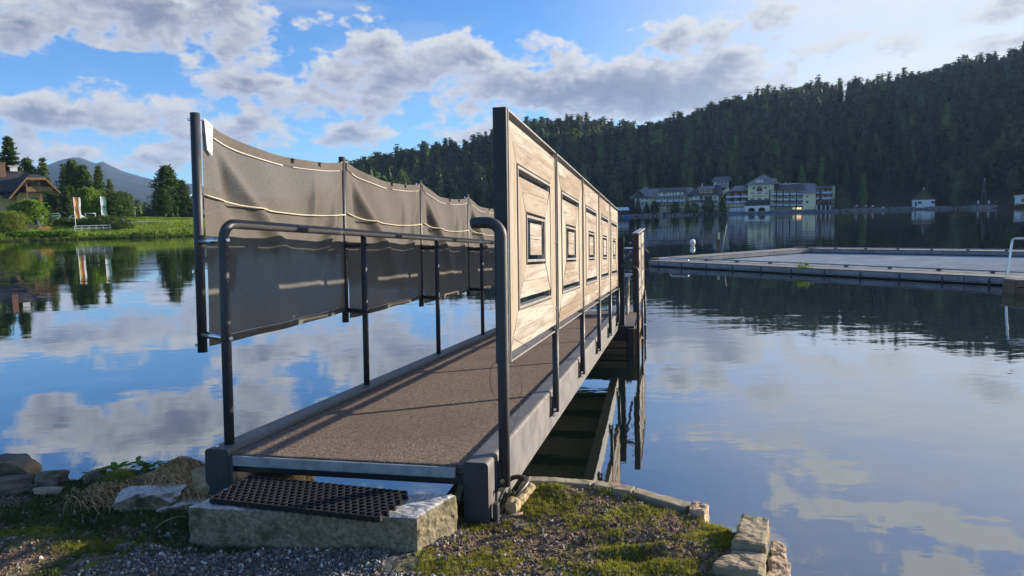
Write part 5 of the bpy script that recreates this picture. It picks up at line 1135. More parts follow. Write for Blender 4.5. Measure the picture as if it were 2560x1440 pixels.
T = thing('terrace_wall', 'pale terrace wall with a wooden ledge on the bank behind the willow', 'wall', (-87.2, 128.0, 1.0), radians(30))
mb = MB(); mb.box(-4.5, 2.2, 0, .4, -.5, 1.75); mb.build('wall', m_conc, T); mb = MB(); mb.box(-4.5, 1.4, -.5, -.02, .55, .75); mb.build('ledge', m_oldw, T)
T = thing('blue_boat', 'small blue boat lying upside down on the meadow', 'boat', (-82.6, 150, 2.95), radians(25)); m_bl = plain('boat_blue', (.01, .12, .36), .4)
mb = MB(); hull = [(-1.15, 0, .12), (-.9, 0, .22), (-.3, 0, .34), (.4, 0, .36), (.95, 0, .26), (1.2, 0, .12)]; mb.tube(hull, [.05, .3, .46, .46, .3, .05], 12); mb.build('hull', m_bl, T); mb = MB(); mb.box(-.25, .15, -.1, .15, .72, .9); mb.build('thwart', m_signw, T)
# road strip on the shore
rx = [(-118, 128), (-104, 140), (-94, 147.2), (-86, 148.6), (-78, 148.5), (-70, 151), (-62, 160), (-60, 190)]
mb = MB(); P_ = [Vector((a, b, 0)) for a, b in rx]; P_ = wirepath(P_, 8); vs = []
for i, p in enumerate(P_):
    d = (P_[min(i+1, len(P_)-1)]-P_[max(i-1, 0)]).normalized(); n_ = Vector((-d.y, d.x, 0))*1.5
    for q in (p-n_, p+n_): vs.append((q.x, q.y, float(land_z(q.x, q.y))+.22))
mb.add(vs, [(2*i, 2*i+1, 2*i+3, 2*i+2) for i in range(len(P_)-1)], 0); mb.build('shore_road', pmat('pale_gravel_road', (.2, .19, .17), (.28, .27, .24), 2, .95, 0), kind='structure')
for (x, y, lb) in ((-89.5, 147.4, 'white car parked on the shore road behind the right no-parking sign'),):
    T = thing('parked_car', lb, 'car', (x, y, 3.2), radians(20)); mb = MB(); mb.prism([(-2, .2), (2, .2), (2.05, .6), (1.3, .85), (.7, 1.35), (-.9, 1.38), (-1.5, .9), (-2.05, .75)], 1, -.8, .8); mb.build('body', plain('car_white', (.6, .62, .64), .3), T)
    mb = MB(); mb.prism([(-.85, .92), (1.05, .92), (.6, 1.28), (-.8, 1.3)], 1, -.82, .82); mb.build('window', m_glass, T)
    for x_ in (-1.25, 1.25):
        mb = MB(); mb.cyl((x_, -.82, .3), (x_, .82, .3), .32, 14); mb.build('wheel', m_hose, T)

# ================================================================== HOTEL across the lake
HA, HR = 19.36, 392.0
Mh = Matrix.Translation((HR*sin(radians(HA)), HR*cos(radians(HA)), 0)) @ Matrix.Rotation(radians(-HA), 4, 'Z')
_cA, _sA = cos(radians(HA)), sin(radians(HA)); _X0, _Y0 = HR*_sA, HR*_cA
def hx(px, ly=0):
    q = (px-1283)/1775; return (q*(_Y0+ly*_cA)-_X0-ly*_sA)/(_cA+q*_sA)
def hz(py, px=1900, ly=0): return 2.05-(py-540+.026*(px-1275))*(_Y0-hx(px, ly)*_sA+ly*_cA)/1770
def HBf(name, label, cx, y0=0, z0=0, cat='hotel building', grp='hotel buildings across the lake'):
    """building whose base sits at hotel-frame x = hx(cx); returns (thing, builder class)"""
    X0 = hx(cx); T = thing(name, label, cat, M=Mh @ Matrix.Translation((X0, y0, z0)), group=grp)
    class H(MB):
        def build(s, nm, mats, parent=None, origin=None, **kw):
            s.v = [(p[0]-X0, p[1]-y0, p[2]-z0) for p in s.v]; o = bpy.data.objects.new(nm, s.mesh(nm, mats)); COL.objects.link(o); o.parent = parent or T
            for k, v in kw.items(): o[k] = v
            return o
    return T, H
def wpx(H, T, px0, px1, py0, py1, y, **kw):
    kw.setdefault('t', .24); return window(H, T, hx(px0), hx(px1), y, hz(py1, px0), hz(py0, px0), **kw)
def hip(mb, px0, px1, pye, rp0, rp1, pyr, y0, y1, ov=0, th=.35, pyb=None):
    """hipped / gabled roof: eave rectangle, ridge from rp0 to rp1"""
    xa, xb = hx(px0), hx(px1); ze = hz(pye, (px0+px1)/2); zr = hz(pyr, (px0+px1)/2); ra, rb = hx(rp0), hx(rp1); ym = (y0+y1)/2
    A, Bc, Cc, Dc = (xa, y0, ze), (xb, y0, ze), (xb, y1, ze), (xa, y1, ze); R0, R1 = (ra, ym, zr), (rb, ym, zr)
    mb.add([A, Bc, Cc, Dc, R0, R1, (xa, y0, ze-th), (xb, y0, ze-th), (xb, y1, ze-th), (xa, y1, ze-th)], [(0, 1, 5, 4), (1, 2, 5), (2, 3, 4, 5), (3, 0, 4), (0, 6, 7, 1), (1, 7, 8, 2), (2, 8, 9, 3), (3, 9, 6, 0), (6, 9, 8, 7)])
# A: long left wing
T, H = HBf('hotel_wing', 'long left hotel wing with a grey hipped roof, long dormer and a small peaked gable', 1662)
mb = H(); mb.box(hx(1590), hx(1742), 6, 20, -1, hz(492, 1660)); mb.build('wall', m_yel2)
mb = H(); mb.box(hx(1590.3), hx(1626), 5.2, 6, -1, hz(492, 1610)); mb.build('wall', m_cream)
mb = H(); hip(mb, 1577, 1744, 493, 1616, 1733, 469.5, 4, 22); mb.build('roof', m_roofgr)
mb = H(); xa, xm, xb = hx(1580), hx(1617), hx(1640); ze, zr = hz(492.5, 1600), hz(465.5, 1600)
mb.add([(xa, 3.5, ze), (xb, 3.5, ze), (xb, 14, ze), (xa, 14, ze), (xm, 8.5, zr)], [(0, 1, 4), (1, 2, 4), (2, 3, 4), (3, 0, 4), (3, 2, 1, 0)]); mb.build('peaked_roof', m_roofgr)
mb = H(); mb.prism([(hx(1592), hz(490, 1600)), (hx(1616), hz(490, 1600)), (hx(1604), hz(477, 1600))], 1, 3.0, 6.8); gd = mb.build('gable', m_dkwood)
mb = H(); slab(mb, (hx(1588), 2.6, hz(491.5, 1600)), (hx(1604), 2.6, hz(475, 1600)), (hx(1604), 8, hz(474, 1600)), (hx(1588), 8, hz(490, 1600)), .2); slab(mb, (hx(1620), 2.6, hz(491.5, 1600)), (hx(1604), 2.6, hz(475, 1600)), (hx(1604), 8, hz(474, 1600)), (hx(1620), 8, hz(490, 1600)), .2); mb.build('gable_roof', m_roofgr)
mb = H(); mb.box(hx(1650), hx(1712), 4.9, 10, hz(488.5, 1680), hz(479, 1680)); mb.build('dormer', m_cream)
mb = H(); slab(mb, (hx(1648), 4.0, hz(479.5, 1680)), (hx(1720), 4.0, hz(479.5, 1680)), (hx(1717), 12.4, hz(470.5, 1680)), (hx(1651), 12.4, hz(470.5, 1680)), .25); mb.build('dormer_roof', m_roofdk)
for a in (1652, 1661, 1669, 1677, 1685, 1692, 1702): wpx(H, T, a, a+(7 if a in (1661, 1702) else 4.5), 481, 487.5, 4.85)
for i in range(5):
    a = 1644+i*14.6
    balcony(H, T, hx(a), hx(a+14), 4.2, 6, hz(505, a), 1.5, m_balw, .5); mb = H(); mb.box(hx(a)-.2, hx(a)+.2, 4.1, 4.4, hz(514, a), hz(493.5, a)); mb.build('balcony_post', m_dkwood)
    wpx(H, T, a+3, a+10, 494.5, 501, 6.0); wpx(H, T, a+3, a+10, 506.5, 514, 6.0)
for a in (1596, 1607, 1618): wpx(H, T, a, a+5.5, 494, 500, 5.2); wpx(H, T, a, a+5.5, 507.5, 513, 5.2)
for a, b_ in ((1592, 1601), (1609, 1622)): balcony(H, T, hx(a), hx(b_), 4.2, 5.2, hz(506, a), .9, m_cream, .4)
for b_ in (494, 507, 524): wpx(H, T, 1632.5, 1636, b_, b_+5, 6.0)
wpx(H, T, 1718, 1724, 491, 500, 6.0)
mb = H(); mb.box(hx(1653), hx(1684), 2.8, 6, hz(516, 1670), hz(513, 1670)); mb.build('portico_roof', m_teal)
for a in (1660, 1668, 1677, 1684):
    mb = H(); mb.box(hx(a)-.22, hx(a)+.22, 2.6, 3.1, 0, hz(515, 1670)); mb.build('portico_column', m_cream)
for a in (1660, 1668, 1677):
    mb = H(); P = [(hx(a), hz(517, 1670)), (hx(a), hz(524, 1670))]+[(hx(a)+.25+(1.28)*(1-cos(t_)), hz(524, 1670)+1.2*sin(t_)) for t_ in np.linspace(.1, pi-.1, 7)]+[(hx(a+8.4), hz(524, 1670)), (hx(a+8.4), hz(517, 1670))]; mb.prism(P, 1, 2.7, 3.0); mb.build('arch', m_cream)
mb = H(); mb.cyl((hx(1617), 8.5, zr-.2), (hx(1617), 8.5, zr+1.4), .09, 6); mb.build('finial', m_dkwood)
# B: chalet block
T, H = HBf('hotel_chalet', 'cream chalet block with a brown wooden dormer, second hotel building from the left', 1770)
mb = H(); mb.box(hx(1738), hx(1802), 3, 16, 0, hz(485, 1770)); mb.build('wall', m_cream)
mb = H(); hip(mb, 1722, 1812, 487, 1748, 1806, 463, 1.6, 18); mb.build('roof', m_roofdk)
mb = H(); mb.box(hx(1752), hx(1790), 2.4, 8, hz(484, 1770), hz(473.5, 1770)); mb.build('dormer', m_brown)
mb = H(); slab(mb, (hx(1749), 1.6, hz(473.5, 1770)), (hx(1788), 1.6, hz(473.5, 1770)), (hx(1795), 9.4, hz(465, 1770)), (hx(1757), 9.4, hz(465, 1770)), .25); mb.build('dormer_roof', m_roofgr)
for a in (1754, 1766, 1778): wpx(H, T, a, a+8, 476, 483, 2.35, fm=m_yel2)
for a in (1754, 1766, 1778): wpx(H, T, a, a+8.5, 489.5, 500, 3.0, gm=m_teal)
for a in (1743.5, 1793): wpx(H, T, a, a+4.3, 490, 495.5, 3.0)
mb = H(); slab(mb, (hx(1730), -3, hz(503.5, 1750)), (hx(1780), -3, hz(503.5, 1750)), (hx(1776), 3, hz(500, 1750)), (hx(1736), 3, hz(500, 1750)), .2); mb.build('awning', m_teal)
balcony(H, T, hx(1746), hx(1776), -3, 3, hz(512, 1760), 1.0, m_balw, .5)
for a in (1748, 1757, 1766, 1775):
    mb = H(); mb.box(hx(a)-.2, hx(a)+.2, -3.1, -2.7, 0, hz(504, 1760)); mb.build('terrace_post', m_cream)
for a in (1748, 1757, 1766):
    mb = H(); P = [(hx(a), hz(513, 1760)), (hx(a), hz(521, 1760))]+[(hx(a)+.2+1.45*(1-cos(t_))*.92, hz(521, 1760)+1.25*sin(t_)) for t_ in np.linspace(.1, pi-.1, 7)]+[(hx(a+9), hz(521, 1760)), (hx(a+9), hz(513, 1760))]; mb.prism(P, 1, -3.0, -2.8); mb.build('arch', m_cream)
mb = H(); mb.cyl((hx(1759), 9, hz(468, 1760)), (hx(1759), 9, hz(458, 1760)), .2, 8); mb.build('flue', m_white)
mb = H(); mb.box(hx(1800), hx(1822), 8, 18, 0, hz(482, 1810)); mb.prism([(hx(1800), hz(482, 1810)), (hx(1826), hz(482, 1810)), (hx(1826), hz(468, 1810))], 1, 8, 18); mb.build('side_wing', m_yel2)
# back house on the slope
T, H = HBf('back_house', 'grey-roofed house standing higher up behind the hotel, against the forest', 1810, 39, 12)
def bpx(px): return hx(px, 41)
z5 = lambda py: hz(py, 1810, 41)
mb = H(); mb.box(bpx(1790), bpx(1829), 39, 48, 4, z5(452)); mb.build('wall', m_white)
mb = H(); xa, xb = bpx(1785), bpx(1836); mb.add([(xa, 37.5, z5(455)), (xb, 37.5, z5(455)), (xb, 50, z5(455)), (xa, 50, z5(455)), (xa+1.5, 43, z5(442)), (xb-.5, 43, z5(442))], [(0, 1, 5, 4), (1, 2, 5), (2, 3, 4, 5), (3, 0, 4), (3, 2, 1, 0)]); mb.build('roof', m_roofgr)
for a in (1800, 1808, 1817): window(H, T, bpx(a), bpx(a+6), 39, z5(460), z5(455.6))
balcony(H, T, bpx(1796), bpx(1826), 37.6, 39, z5(463), .7, m_balw, .4)
# C: balcony wing left of the tower
T, H = HBf('hotel_wing', 'hotel wing with two rows of pale balconies between the chalet block and the tower', 1846)
mb = H(); mb.box(hx(1824), hx(1876), 3.5, 16, 0, hz(478, 1850)); mb.build('wall', m_brown)
mb = H(); mb.box(hx(1822), hx(1876), 1.5, 3.5, 0, hz(509, 1850)); mb.build('wall', m_yel2)
mb = H(); mb.box(hx(1829), hx(1872), -.5, 1.5, 0, hz(519, 1850)); mb.build('wall', m_white)
mb = H(); xa, xb, xc = hx(1811), hx(1830), hx(1878)
mb.add([(xb-1, 1.5, hz(478.5, 1850)), (xc, 1.5, hz(477, 1850)), (xc, 10, hz(463, 1850)), (hx(1842), 10, hz(463.5, 1850)), (xa, 1.5, hz(494, 1815)), (xa, 12, hz(494, 1815)), (xc, 17, hz(478, 1850)), (xb, 17, hz(478, 1850))], [(0, 1, 2, 3), (4, 0, 3), (4, 3, 5), (3, 2, 6, 7), (5, 3, 7)]); mb.build('roof', m_roofgr)
for r_, zb in ((0, 494.5), (1, 508.0)):
    for k in range(3):
        a = 1819.5+k*19; a0 = max(a, 1820+(0 if r_ else -1))
        balcony(H, T, hx(a), hx(a+18.2), .6, 3.4, hz(zb, 1850), 1.25, m_balw, .42)
        mb = H(); mb.box(hx(a)-.18, hx(a)+.18, .5, .8, hz(509, a), hz(481, a)); mb.build('balcony_post', m_dkwood)
        wpx(H, T, a+4, a+10, zb-11, zb-3, 3.45); 
for a in (1827, 1837, 1846): wpx(H, T, a, a+4, 511, 515.5, 1.5)
for a in (1833, 1839, 1847.5, 1858, 1867): wpx(H, T, a, a+3.2, 522.5, 526.5, -.5)
mb = H(); mb.box(hx(1821), hx(1876), -.9, 1.6, hz(518.6, 1850), hz(517, 1850)); mb.build('ledge_roof', m_teal)
# D: tower
T, H = HBf('hotel_tower', 'tall yellow hotel tower with a pyramid roof, three arched windows and green lettering', 1905)
mb = H(); mb.box(hx(1876), hx(1941), 1, 16, 0, hz(459, 1910)); mb.build('wall', m_yel2)
mb = H(); xa, xb, xm = hx(1868), hx(1958), hx(1916); ze, zr = hz(461.5, 1910), hz(434.5, 1910)
mb.add([(xa, -1.2, ze), (xb, -1.2, ze), (xb, 18, ze), (xa, 18, ze), (xm, 8, zr), (hx(1889), 4, hz(449, 1900)), (hx(1939), 4, hz(450, 1930)), (hx(1939), 12, hz(449, 1900)), (hx(1889), 12, hz(449, 1900))], [(0, 1, 6, 5), (1, 2, 7, 6), (2, 3, 8, 7), (3, 0, 5, 8), (5, 6, 4), (6, 7, 4), (7, 8, 4), (8, 5, 4), (3, 2, 1, 0)]); mb.build('roof', m_roofgr)
mb = H(); mb.cyl((xm, 8, zr-.3), (xm, 8, zr+2.8), .1, 6); mb.tube([(xm, 8, zr+1.0), (xm, 8, zr+1.3), (xm, 8, zr+1.6)], [.08, .3, .08], 8); mb.build('spire', m_dkwood)
for a, b_ in ((1894.5, 1914), (1935, 1947)):
    mb = H(); mb.box(hx(a), hx(b_), .8 if a < 1900 else 2.0, 7, hz(457, a), hz(449.5, a)); d_ = mb.build('dormer', m_cream)
    mb = H(); slab(mb, (hx(a-1.5), .2, hz(449.8, a)), (hx(b_+1.5), .2, hz(449.8, a)), (hx(b_), 7, hz(445, a)), (hx(a), 7, hz(445, a)), .2); mb.build('dormer_roof', m_roofgr)
    n_ = 2
    for k in range(n_): q = a+2.5+k*(b_-a-5)/1.6; wpx(H, T, q, q+3.4, 451.5, 455.5, .75 if a < 1900 else 1.95, bar=False)
def archwin(px0, px1, pyt, pyb):
    x0, x1 = hx(px0), hx(px1); cx_ = (x0+x1)/2; rr_ = (x1-x0)/2; zb, zt = hz(pyb, px0), hz(pyt, px0); zc = zt-rr_*.8
    for nm, g_, mt, y0_, y1_ in (('window_surround', .3, m_cream, .86, 1.0), ('arched_window', 0, m_glass, .80, .9)):
        P = [(x0-g_, zb), (x1+g_, zb)]+[(cx_+(rr_+g_)*cos(t_), max(zb, zc)+(rr_*.8+g_)*sin(t_)) for t_ in np.linspace(0, pi, 11)]
        mb = H(); mb.prism(P, 1, y0_, y1_); mb.build(nm, mt)
archwin(1897.5, 1911.5, 466, 477.5); archwin(1886.5, 1894, 467.5, 473); archwin(1915.5, 1923.5, 466.5, 472.5)
balcony(H, T, hx(1898), hx(1911.5), -.1, .8, hz(477, 1905), .85, m_dkwood, .3)
for a, b_ in ((1881.5, 1893), (1898.5, 1910.5), (1916, 1926)): wpx(H, T, a, b_, 481, 485.5, 1.0); wpx(H, T, a, b_, 494.5, 500, 1.0)
text_obj('Seehotel Jägerwirt', .98, plain('letter_green', (.02, .11, .05), .6), 'lettering', T, (hx(1904)-hx(1905), .93, hz(489.8, 1905)), (radians(90), 0, 0), .03)
# conservatory and arched base under the tower
T, H = HBf('winter_garden', 'dark green glazed winter garden on an arched cream base below the tower', 1900, -6)
mb = H(); x0, x1 = hx(1869), hx(1929); mb.box(x0, x1, -5, 1, hz(514.5, 1900), hz(506, 1900)); mb.build('glazing', m_teal)
mb = H(); slab(mb, (x0-.2, -5.3, hz(505.5, 1900)), (x1+.2, -5.3, hz(505.5, 1900)), (x1+.2, 1, hz(499.5, 1900)), (x0+1.4, 1, hz(499.5, 1900)), .2); mb.build('glass_roof', m_teal)
for k in range(8): 
    mb = H(); xx = x0+(x1-x0)*k/7; mb.box(xx-.05, xx+.05, -5.08, -4.98, hz(514.5, 1900), hz(506, 1900)); mb.build('mullion', m_roofdk)
mb = H(); mb.box(hx(1868), hx(1931), -6, 1, hz(517.5, 1900), hz(514.4, 1900)); mb.build('cornice', m_cream)
mb = H(); xl, xr = hx(1869), hx(1930); zt = hz(517.6, 1900); ar = [(hx(1877), hx(1894)), (hx(1902), hx(1920))]
for (a, b_) in ((xl, ar[0][0]), (ar[0][1], ar[1][0]), (ar[1][1], xr)): mb.box(a, b_, -5.8, -5.2, -.5, zt)
for a, b_ in ar:
    cx_ = (a+b_)/2; rr_ = (b_-a)/2; P = [(b_, zt), (a, zt)]+[(cx_-rr_*cos(t_), hz(526, 1900)+rr_*.9*sin(t_)) for t_ in np.linspace(0, pi, 13)]; mb.prism(P, 1, -5.8, -5.2)
    mb.box(a, b_, -5.6, -5.3, -.5, hz(531, 1900))
mb.build('arched_base', m_cream)
mb = H(); mb.box(xl+.3, xr-.3, -1.2, -.9, -.3, zt); mb.build('inner_wall', m_dkwood)
for a, b_ in ar:
    mb = H(); mb.box(a, b_, -5.72, -5.66, hz(528, 1900), hz(527.6, 1900)); n = 12
    for k in range(n): mb.box(a+(b_-a)*k/n, a+(b_-a)*k/n+.06, -5.72, -5.66, hz(531, 1900), hz(527.8, 1900))
    mb.build('railing', m_balw)
# E: three rows of balconies
T, H = HBf('hotel_balcony_block', 'hotel block with three rows of five pale balconies, right of the tower', 1970)
mb = H(); mb.box(hx(1929), hx(2014), 3, 16, 0, hz(473, 1970)); mb.build('wall', m_yel2)
mb = H(); x0, x1 = hx(1930), hx(2016); mb.add([(hx(1926), .3, hz(475.5, 1950)), (hx(2016), .3, hz(473.5, 2000)), (hx(2022), 9, hz(457, 1990)), (hx(1951), 9, hz(460, 1990)), (x0-1, 17, hz(474, 1970)), (x1, 17, hz(474, 1970))], [(0, 1, 2, 3), (3, 2, 5, 4), (0, 3, 4)]); mb.build('roof', m_roofdk)
mb = H(); mb.box(hx(1951), hx(2016), 8.6, 9.2, hz(459.6, 1990), hz(457.6, 1990)); mb.build('ridge_flashing', m_white)
mb = H(); mb.tube([(hx(1971), 8.9, hz(458.5, 1970)), (hx(1971), 8.9, hz(457, 1970)), (hx(1971), 8.9, hz(454.5, 1970))], [.2, .42, .1], 10); mb.build('satellite_dome', m_white)
m_lit = plain('lit_window', (1.0, .55, .25), .5, emit=.9)
for r_, (zt_, zb_) in enumerate(((476, 488.3), (490, 501.6), (503.5, 515.2))):
    for k in range(5):
        a = 1930.5+k*16.7; b_ = a+16.2
        balcony(H, T, hx(a)+.12, hx(b_)-.05, .6, 3, hz(zb_, a), 1.25, m_balw, .4)
        wpx(H, T, a+3.5, b_-3.2, zt_+1.5, zt_+9, 3.0)
        mb = H(); mb.box(hx(a)-.26, hx(a)+.26, .4, .9, hz(zb_, a)-.3, hz(zt_-1, a)); mb.build('frame_post', m_dkwood)
    mb = H(); mb.box(hx(1930), hx(2014), .5, 3, hz(zb_+1.0, 1970), hz(zb_+.1, 1970)); mb.build('frame_beam', m_dkwood)
mb = H(); mb.box(hx(1932), hx(2014), 2.2, 3, hz(525, 1970), hz(516.5, 1970)); mb.build('restaurant_glazing', m_glass)
for a in (1988, 1999, 2005):
    mb = H(); mb.box(hx(a), hx(a+(7 if a < 1999 else 5)), 2.08, 2.2, hz(523, a), hz(518.5, a)); mb.build('lit_window', m_lit if a > 1990 else plain('dim_lit_window', (.5, .5, .2), .5, emit=.35))
mb = H(); mb.box(hx(1930), hx(2018), -3.4, 3, -.3, hz(526, 1970)); mb.build('terrace', m_roofdk)
mb = H(); mb.box(hx(1930), hx(2014), -3.3, -3.2, hz(525.2, 1970), hz(524.6, 1970)); mb.build('terrace_rail', m_white)
# F: end tower block
T, H = HBf('hotel_end_block', 'plain yellow end block with grey hipped roof and two small windows, one red-framed', 2029)
mb = H(); mb.box(hx(2013), hx(2045), 0, 14, 0, hz(482, 2030)); mb.build('wall', m_yel2)
mb = H(); mb.add([(hx(2007), -1, hz(484, 2010)), (hx(2046), -1, hz(482.5, 2046)), (hx(2060), 15, hz(467, 2060)), (hx(2005), 15, hz(480, 2010)), (hx(2017), 7, hz(457.5, 2030)), (hx(2044), 7, hz(457.5, 2044)), (hx(2003), 2, hz(472, 2003))], [(0, 1, 5, 4), (1, 2, 5), (2, 3, 4, 5), (3, 6, 4), (6, 0, 4), (0, 6, 3, 2, 1)]); mb.build('roof', m_roofgr)
wpx(H, T, 2020, 2027, 488, 494, 0); wpx(H, T, 2020, 2027, 502, 508, 0, fm=m_sred)
# G: stair wing
T, H = HBf('hotel_stair_wing', 'dark stair wing with galleries at the right end of the hotel', 2070)
mb = H(); mb.box(hx(2046), hx(2086), 3, 14, 0, hz(470, 2070)); mb.build('wall', m_brown)
mb = H(); mb.box(hx(2087), hx(2095), 4, 14, 0, hz(470, 2090)); mb.prism([(hx(2086), hz(470, 2090)), (hx(2096), hz(470, 2090)), (hx(2092), hz(464, 2090))], 1, 4, 14); mb.build('wall', m_yel2)
mb = H(); slab(mb, (hx(2046), .5, hz(471, 2060)), (hx(2087), .5, hz(470.5, 2070)), (hx(2092), 9, hz(463.5, 2070)), (hx(2056), 9, hz(464.5, 2060)), .3); mb.build('roof', m_roofdk)
for zb in (484, 498):
    for a, b_ in ((2046, 2054), (2060, 2088)): balcony(H, T, hx(a), hx(b_), 1, 3, hz(zb, 2070), 1.1, m_balw, .42)
    for a in (2049, 2062, 2074): wpx(H, T, a, a+5, zb-9, zb-2, 3.0)
mb = H(); slab(mb, (hx(2044), -1, hz(519, 2050)), (hx(2044), .4, hz(519, 2050)), (hx(2064), .4, hz(502, 2060)), (hx(2064), -1, hz(502, 2060)), .3); mb.build('staircase', m_roofdk)
mb = H(); mb.tube([(hx(2040), -1.1, hz(517, 2050)), (hx(2060), -1.1, hz(500, 2060)), (hx(2081), -1.1, hz(500, 2070))], .06, 6); mb.tube([(hx(2078), -1.1, hz(521, 2070)), (hx(2078), -1.1, hz(485, 2070))], .06, 6); mb.tube([(hx(2062), -1.1, hz(485, 2070)), (hx(2082), -1.1, hz(485, 2070))], .05, 6); mb.build('stair_rail', m_balw)
mb = H(); slab(mb, (hx(2055), -3, hz(512, 2060)), (hx(2082), -3, hz(512, 2060)), (hx(2080), 2, hz(506.5, 2060)), (hx(2058), 2, hz(506.5, 2060)), .2); mb.build('canopy', m_teal)
for a in (2047, 2058, 2069, 2080):
    mb = H(); mb.box(hx(a)-.2, hx(a)+.2, -3, -2.6, 0, hz(513, 2060)); mb.build('canopy_post', m_white)
# quay wall along the hotel
mb = MB(); mb.box(hx(1600), hx(1752), -8.5, 4, -1, hz(537, 1676)+.9); o = mb.build('shore_deck', m_roofdk); o.matrix_world = Mh @ Matrix.Translation((0, 8, 0)); tag(o, 'low dark bathing deck along the shore in front of the left hotel wing', 'deck')
mb = MB(); mb.box(hx(1600), hx(1752), -8.7, -8.5, .6, 1.0); o2 = mb.build('edge_board', m_balw, o)
mb = MB(); mb.box(hx(1826), hx(2100), -9, 6, -1, 1.2); o = mb.build('quay_wall', pmat('quay_stone', (.09, .1, .12), (.17, .18, .2), 1.2, .9, .5)); o.matrix_world = Mh @ Matrix.Translation((0, 2.5, 0)); tag(o, 'grey stone quay wall carrying the hotel buildings above the water', 'wall')
# sunbeds
def lounger(M_, label, grp, s=1.):
    T = thing('sunbed', label, 'sunbed', M=M_, group=grp); mb = MB(); mb.box(-.35*s, .35*s, -.9*s, .3*s, .3*s, .4*s); mb.build('seat', m_signw, T)
    mb = MB(); slab(mb, (-.35*s, .3*s, .35*s), (.35*s, .3*s, .35*s), (.35*s, .95*s, 1.05*s), (-.35*s, .95*s, 1.05*s), .08); mb.build('backrest', m_signw, T); return T
for k in range(8): lounger(Mh @ Matrix.Translation((hx(1630+k*4.5), 1.5, 1.25)) @ Matrix.Rotation(radians(-60), 4, 'Z'), ('leftmost', 'second', 'third', 'fourth', 'fifth', 'sixth', 'seventh', 'rightmost')[k]+' white sunbed of the row on the hotel deck, counted from the left', 'sunbeds on the hotel deck', .95)
for k, a in enumerate((25.9, 26.5, 26.95, 27.6)):
    r_ = 404; p = Matrix.Translation((r_*sin(radians(a)), r_*cos(radians(a)), max(.6, float(land_z(r_*sin(radians(a)), r_*cos(radians(a))))))) 
    lounger(p @ Matrix.Rotation(radians(-60), 4, 'Z'), ('leftmost', 'second', 'third', 'rightmost')[k]+' of four white sunbeds on the grass left of the white house', 'sunbeds on the grass', 1.3)
# boathouse and blue boat at the left end
T = thing('boathouse', 'low boathouse with a pale roof at the left end of the hotel shore', 'boathouse', (372*sin(radians(9.0)), 372*cos(radians(9.0)), 1.5), radians(-9))
mb = MB(); mb.box(-3.5, 3, 0, 5, -.5, 2.2); mb.build('wall', m_dkwood, T); mb = MB(); slab(mb, (-4, -.6, 2.1), (3.4, -.6, 2.1), (2.8, 3, 3.6), (-3.2, 3, 3.6), .2); slab(mb, (-4, 6, 2.1), (3.4, 6, 2.1), (2.8, 3, 3.6), (-3.2, 3, 3.6), .2); mb.build('roof', m_balw, T)
T = thing('pedal_boat', 'bright blue pedal boat moored at the left end of the hotel deck', 'boat', (346*sin(radians(9.35)), 346*cos(radians(9.35)), 0), radians(10))
mb = MB(); mb.tube([(-1.6, -.5, .25), (1.6, -.5, .25)], .3, 10); mb.tube([(-1.6, .5, .25), (1.6, .5, .25)], .3, 10); mb.build('float', m_bl, T); mb = MB(); mb.box(-.7, .7, -.7, .7, .5, .75); mb.box(-.8, -.6, -.7, .7, .7, 1.3); mb.build('seat', m_bl, T)
# white house, mast, right-hand house
def polar(a, r): return (r*sin(radians(a)), r*cos(radians(a)))
x_, y_ = polar(30.15, 415); T = thing('white_house', 'small white house with a dark wooden gable alone on the grassy shore under the forest', 'house', (x_, y_, 1.7), radians(-30))
mb = MB(); mb.box(-5, 5, 0, 9, -2, 3.1); mb.build('wall', m_white, T); mb = MB(); mb.prism([(-4.9, 3.1), (4.9, 3.1), (.2, 7.9)], 1, .0, 9); mb.build('gable', m_brown, T)
mb = MB(); slab(mb, (-5.9, -.9, 2.9), (.2, -.9, 8.5), (.2, 9.6, 8.5), (-5.9, 9.6, 2.9), .25); slab(mb, (5.9, -.9, 3.4), (.2, -.9, 8.5), (.2, 9.6, 8.5), (5.9, 9.6, 3.4), .25); mb.build('roof', m_roofbr, T)
mb = MB(); mb.box(-.3, .4, 3, 3.7, 7.8, 9.2); mb.build('chimney', m_white, T)
for a in (-2.4, 3.4): window(MB, T, a, a+1.7, 0, 1.2, 2.3, fm=m_dkwood)
mb = MB(); mb.box(-3.7, -2.9, -.05, .05, .0, 2.2); mb.build('door', m_dkwood, T)
x_, y_ = polar(33.65, 405); gz = float(land_z(x_, y_)); T = thing('cable_mast', 'tall pale A-frame mast on the shore right of the white house', 'mast', (x_, y_, gz), radians(-33))
for e in (-1, 1):
    mb = MB(); mb.tube([(e*.95, 0, -.5), (e*.12, 0, 11.5)], .12, 6); mb.build('leg', m_roofgr, T)
mb = MB(); mb.tube([(0, 0, 11.2), (0, 0, 12.1)], .2, 6); mb.tube([(-.5, 0, 6), (.5, 0, 6)], .08, 6); mb.build('crossbar', m_white, T)
for k, (dx, w_, lb) in enumerate(((-2.2, .8, 'small white kiosk box left of the foot of the mast'), (2.0, .9, 'small pale box right of the foot of the mast'), (5.5, 1.6, 'white parked car-sized box between the mast and the right-hand house'))):
    mb = MB(); mb.bbox(-w_/2, w_/2, -.4, .4, 0, 1.5 if k < 2 else 1.0, .08); mb.box(-w_/2-.08, w_/2+.08, -.5, .5, 1.5 if k < 2 else 1.0, 1.62 if k < 2 else 1.1); o = mb.build('shore_box', m_white); a_ = -33; o.location = (x_+dx*cos(radians(33)), y_-dx*sin(radians(33)), gz); o.rotation_euler = (0, 0, radians(a_)); tag(o, lb, 'box')
